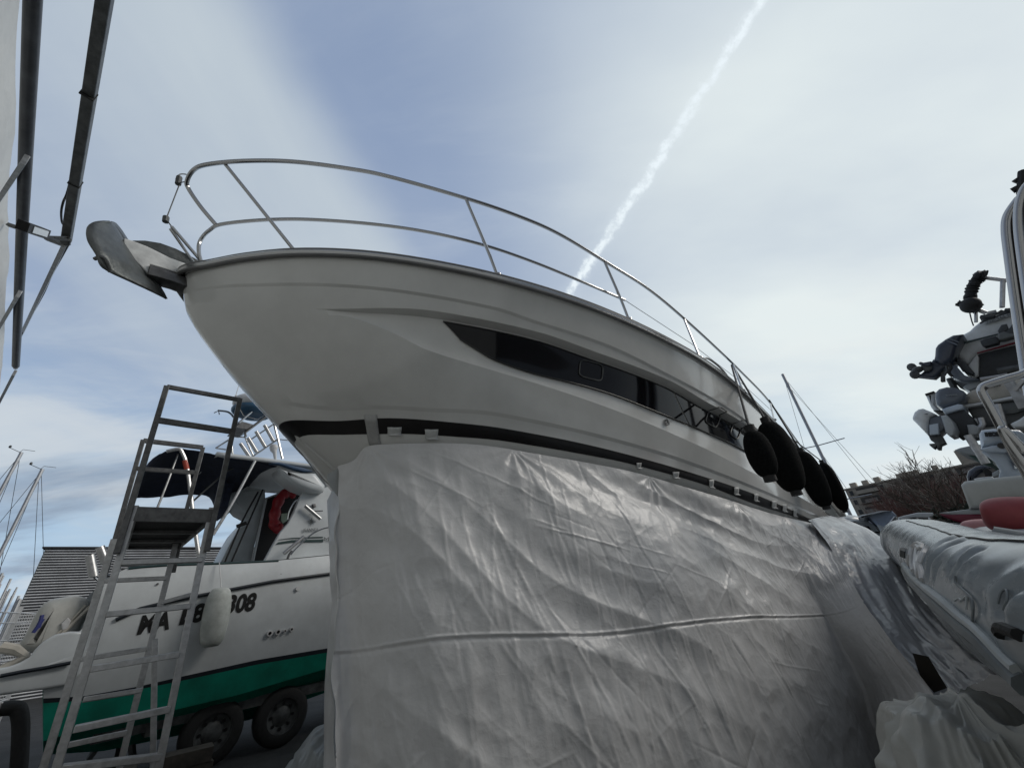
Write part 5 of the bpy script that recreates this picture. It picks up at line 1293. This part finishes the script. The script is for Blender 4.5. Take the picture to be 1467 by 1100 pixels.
sl6('arm_rest',((1040,800),(1130,860),(1110,890),(1090,880)),12.7,.15,.02,navyl,sm3)
# boats and gear further down the quay, seen as small pale shapes
for i,(x,y,D,w_,h_) in enumerate(((1207,752,22,1.6,.7),)):
    bt=empty('dinghy','small pale dinghy at the yacht stern corner','boat',PD((x,y),D)*[1,1,0]);c=PD((x,y),D)
    b=MB();b.ell(c,(axes(38)[1]*w_*.5,axes(38)[0]*1.,UP*h_*.5),16,10,.7);b.obj('hull',gel3,bt)
    b=MB();b.box(np.array([c[0],c[1],c[2]*.4]),1.2,1.2,c[2]*.75,az=38);b.obj('cradle',steel,bt)
# ================================================================== SKY, SUN, GROUND
w=bpy.data.worlds.new('World');sc.world=w;w.use_nodes=True;nt=w.node_tree;N=nt.nodes;L=nt.links;N.clear()
SUN_AZ,SUN_EL=math.radians(88),math.radians(34)
out=N.new('ShaderNodeOutputWorld');bg=N.new('ShaderNodeBackground');bg.inputs['Strength'].default_value=.1;L.new(bg.outputs[0],out.inputs[0])
sky=N.new('ShaderNodeTexSky');sky.sky_type='NISHITA';sky.sun_disc=False;sky.sun_elevation=SUN_EL;sky.sun_rotation=SUN_AZ;sky.dust_density=1.5
tc=N.new('ShaderNodeTexCoord');DIR=tc.outputs['Generated']
def val(x):
    return x
def mth(op,a,b=None,c=None,clamp=False):
    n=N.new('ShaderNodeMath');n.operation=op;n.use_clamp=clamp
    for i,x in enumerate((a,b,c)):
        if x is None:continue
        if isinstance(x,(int,float)):n.inputs[i].default_value=x
        else:L.new(x,n.inputs[i])
    return n.outputs[0]
def dot(v):
    n=N.new('ShaderNodeVectorMath');n.operation='DOT_PRODUCT';L.new(DIR,n.inputs[0]);n.inputs[1].default_value=tuple(float(x) for x in v);return n.outputs['Value']
def sstep(x,a,b):
    n=N.new('ShaderNodeMapRange');n.interpolation_type='SMOOTHSTEP';L.new(x,n.inputs['Value']);n.inputs['From Min'].default_value=a;n.inputs['From Max'].default_value=b;return n.outputs[0]
def unit(p):
    d=ray(*p);return d/np.linalg.norm(d)
def noise(scale,detail,st=(1,1,1),rot=(0,0,0),rough=.55,loc=(0,0,0),dist=0,src=None):
    mp=N.new('ShaderNodeMapping');mp.inputs['Scale'].default_value=st;mp.inputs['Rotation'].default_value=rot;mp.inputs['Location'].default_value=loc;L.new(src or CP,mp.inputs[0])
    n=N.new('ShaderNodeTexNoise');n.inputs['Scale'].default_value=scale;n.inputs['Detail'].default_value=detail;n.inputs['Roughness'].default_value=rough;n.inputs['Distortion'].default_value=dist
    L.new(mp.outputs[0],n.inputs['Vector']);return n.outputs['Fac']
# directions projected on a high cloud layer
sx=N.new('ShaderNodeSeparateXYZ');L.new(DIR,sx.inputs[0]);dz=mth('ADD',mth('MAXIMUM',sx.outputs[2],0.0),.12)
cx_=N.new('ShaderNodeCombineXYZ');L.new(mth('DIVIDE',sx.outputs[0],dz),cx_.inputs[0]);L.new(mth('DIVIDE',sx.outputs[1],dz),cx_.inputs[1]);CP=cx_.outputs[0]
def mixc(f,a,b):
    n=N.new('ShaderNodeMix');n.data_type='RGBA';n.clamp_factor=True
    if isinstance(f,(int,float)):n.inputs[0].default_value=f
    else:L.new(f,n.inputs[0])
    for i,x in ((6,a),(7,b)):
        if isinstance(x,tuple):n.inputs[i].default_value=(*x,1)
        else:L.new(x,n.inputs[i])
    return n.outputs[2]
K=1/.1
def C3(r,g,b):return tuple(x*K for x in srgb((r/255,g/255,b/255)))
# clear part of the sky: the sky model seen through a thin even veil
base=mixc(.80,sky.outputs[0],C3(147,166,197))
st1=noise(1.6,8,(.6,2.6,1),(0,0,-.75),.6,(11,3,0),.5);base=mixc(mth('MULTIPLY',sstep(st1,.42,.72),.28),base,C3(196,206,216))
st2=noise(.5,5,(1,1.6,1),(0,0,-.5),.5,(21,3,0),.3);base=mixc(mth('MULTIPLY',sstep(st2,.45,.7),.35),base,C3(136,152,178))
# paler toward the horizon
hz=sstep(sx.outputs[2],.55,.02);base=mixc(mth('MULTIPLY',hz,.75),base,C3(176,208,232))
nlow=noise(1.1,6,(1,1,1),(0,0,.7),.55,(3,1,0),.4);base=mixc(mth('MULTIPLY',sstep(nlow,.35,.75),.35),base,C3(196,207,218))
# bright veil around the hidden sun
sd=np.array([math.sin(math.radians(66))*math.cos(math.radians(24)),math.cos(math.radians(66))*math.cos(math.radians(24)),math.sin(math.radians(24))])
sg=dot(sd);glow=mth('POWER',sstep(sg,.28,1.0),1.5);gn=noise(.9,5,(1,2.2,1),(0,0,-.6),.5,(7,2,0))
base=mixc(mth('MULTIPLY',glow,mth('ADD',mth('MULTIPLY',gn,1.1),.30)),base,C3(226,235,236))
# big cloud bank on the left with a diagonal edge
e1,e2=unit((395,40)),unit((590,365));nn=np.cross(e1,e2);nn/=np.linalg.norm(nn)
if nn@unit((200,300))<0:nn=-nn
wob=noise(1.3,8,(1,1,1),(0,0,.3),.5,(1,5,0));dd=mth('ADD',dot(nn),mth('MULTIPLY',mth('SUBTRACT',wob,.5),.17))
edge=sstep(dd,-.05,.09)
far=mth('SUBTRACT',1.,sstep(dd,.08,.62))
hgt=sstep(dot(unit((440,330))),.72,.98)
cb=noise(.8,5,(2.4,.8,1),(0,0,.5),.55,(2,9,0),.3)
body=mth('MULTIPLY',edge,mth('ADD',mth('MULTIPLY',hgt,mth('MULTIPLY',far,.68)),mth('MULTIPLY',sstep(cb,.34,.72),.40)))
base=mixc(body,base,C3(192,203,211))
# low banded clouds at the left
lb=noise(.55,6,(.9,2.3,1),(0,0,-.65),.58,(4,4,0),.5);msk=mth('MULTIPLY',sstep(dd,.10,.35),sstep(sx.outputs[2],.62,.40))
base=mixc(mth('MULTIPLY',msk,mth('MULTIPLY',sstep(lb,.42,.62),.85)),base,C3(140,156,176))
lb2=noise(.6,6,(.9,2.,1),(0,0,-.7),.58,(14,2,0),.6)
base=mixc(mth('MULTIPLY',msk,mth('MULTIPLY',sstep(lb2,.50,.68),.6)),base,C3(212,217,220))
# right side wisps
rb=noise(.5,7,(1,2.6,1),(0,0,-.9),.58,(9,1,0),.4);rm=mth('MULTIPLY',sstep(sg,.55,.9),sstep(sx.outputs[2],.60,.25))
base=mixc(mth('MULTIPLY',rm,mth('MULTIPLY',sstep(rb,.45,.68),.6)),base,C3(232,234,232))
base=mixc(mth('MULTIPLY',rm,mth('MULTIPLY',sstep(rb,.46,.30),.35)),base,C3(190,208,222))
# contrail
p1,p2=unit((1094,0)),unit((816,420));cn=np.cross(p1,p2);cn/=np.linalg.norm(cn);al=p1+p2;al/=np.linalg.norm(al);tg=np.cross(cn,al)
cnz=noise(30,7,(1,1,1),(0,0,0),.65,(0,0,0),.3,DIR);cnz2=noise(11,3,(1,1,1),(0,0,0),.5,(3,0,0),0,DIR);cnz3=noise(75,3,(1,1,1),(0,0,0),.6,(3,0,0),0,DIR)
dc=mth('ADD',dot(cn),mth('MULTIPLY',mth('SUBTRACT',cnz,.5),.036));dc=mth('ADD',dc,mth('MULTIPLY',mth('SUBTRACT',cnz2,.5),.014))
along=dot(tg)
# slight curvature of the trail
dc=mth('ADD',dc,mth('MULTIPLY',mth('MULTIPLY',along,along),-.02))
wd=mth('ABSOLUTE',dc);core=mth('SUBTRACT',1.,sstep(wd,.002,.0150));tex=mth('ADD',mth('MULTIPLY',sstep(cnz3,.35,.62),.60),.45)
lim=sstep(dot(al),.55,.70)
cv=noise(5.,3,(1,1,1),(0,0,0),.5,(8,0,0),0,DIR);ctr=mth('MULTIPLY',mth('MULTIPLY',core,mth('MULTIPLY',tex,mth('ADD',mth('MULTIPLY',sstep(cv,.35,.65),.45),.62))),lim);soft=mth('MULTIPLY',mth('SUBTRACT',1.,sstep(wd,.004,.035)),.10)
base=mixc(mth('ADD',mth('MULTIPLY',ctr,1.0),mth('MULTIPLY',soft,lim)),base,C3(232,242,248))
# grey added to the unseen sky overhead and behind the camera to cut fill
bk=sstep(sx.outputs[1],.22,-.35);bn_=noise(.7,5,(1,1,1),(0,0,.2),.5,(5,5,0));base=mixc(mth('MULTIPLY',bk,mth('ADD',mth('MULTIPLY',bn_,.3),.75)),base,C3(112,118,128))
# dim ground half
gm=sstep(sx.outputs[2],.0,-.03);base=mixc(gm,base,C3(70,70,70))
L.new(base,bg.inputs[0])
su=bpy.data.lights.new('sun','SUN');su.energy=1.3;su.angle=math.radians(24);su.color=(1,.95,.88)
so=bpy.data.objects.new('sun',su);COL.objects.link(so)
sdir=Vector((math.sin(SUN_AZ)*math.cos(SUN_EL),math.cos(SUN_AZ)*math.cos(SUN_EL),math.sin(SUN_EL)));so.rotation_euler=(sdir).to_track_quat('Z','Y').to_euler()
sc.view_settings.view_transform='Standard';sc.view_settings.look='None';sc.view_settings.exposure=.04;sc.view_settings.gamma=1
b=MB();b.grid([[(x,y,0) for x in np.linspace(-1500,1500,13)] for y in np.linspace(-1500,1500,13)]);struct(b.obj('ground',asph,recalc=False))
sc.cycles.use_denoising=True
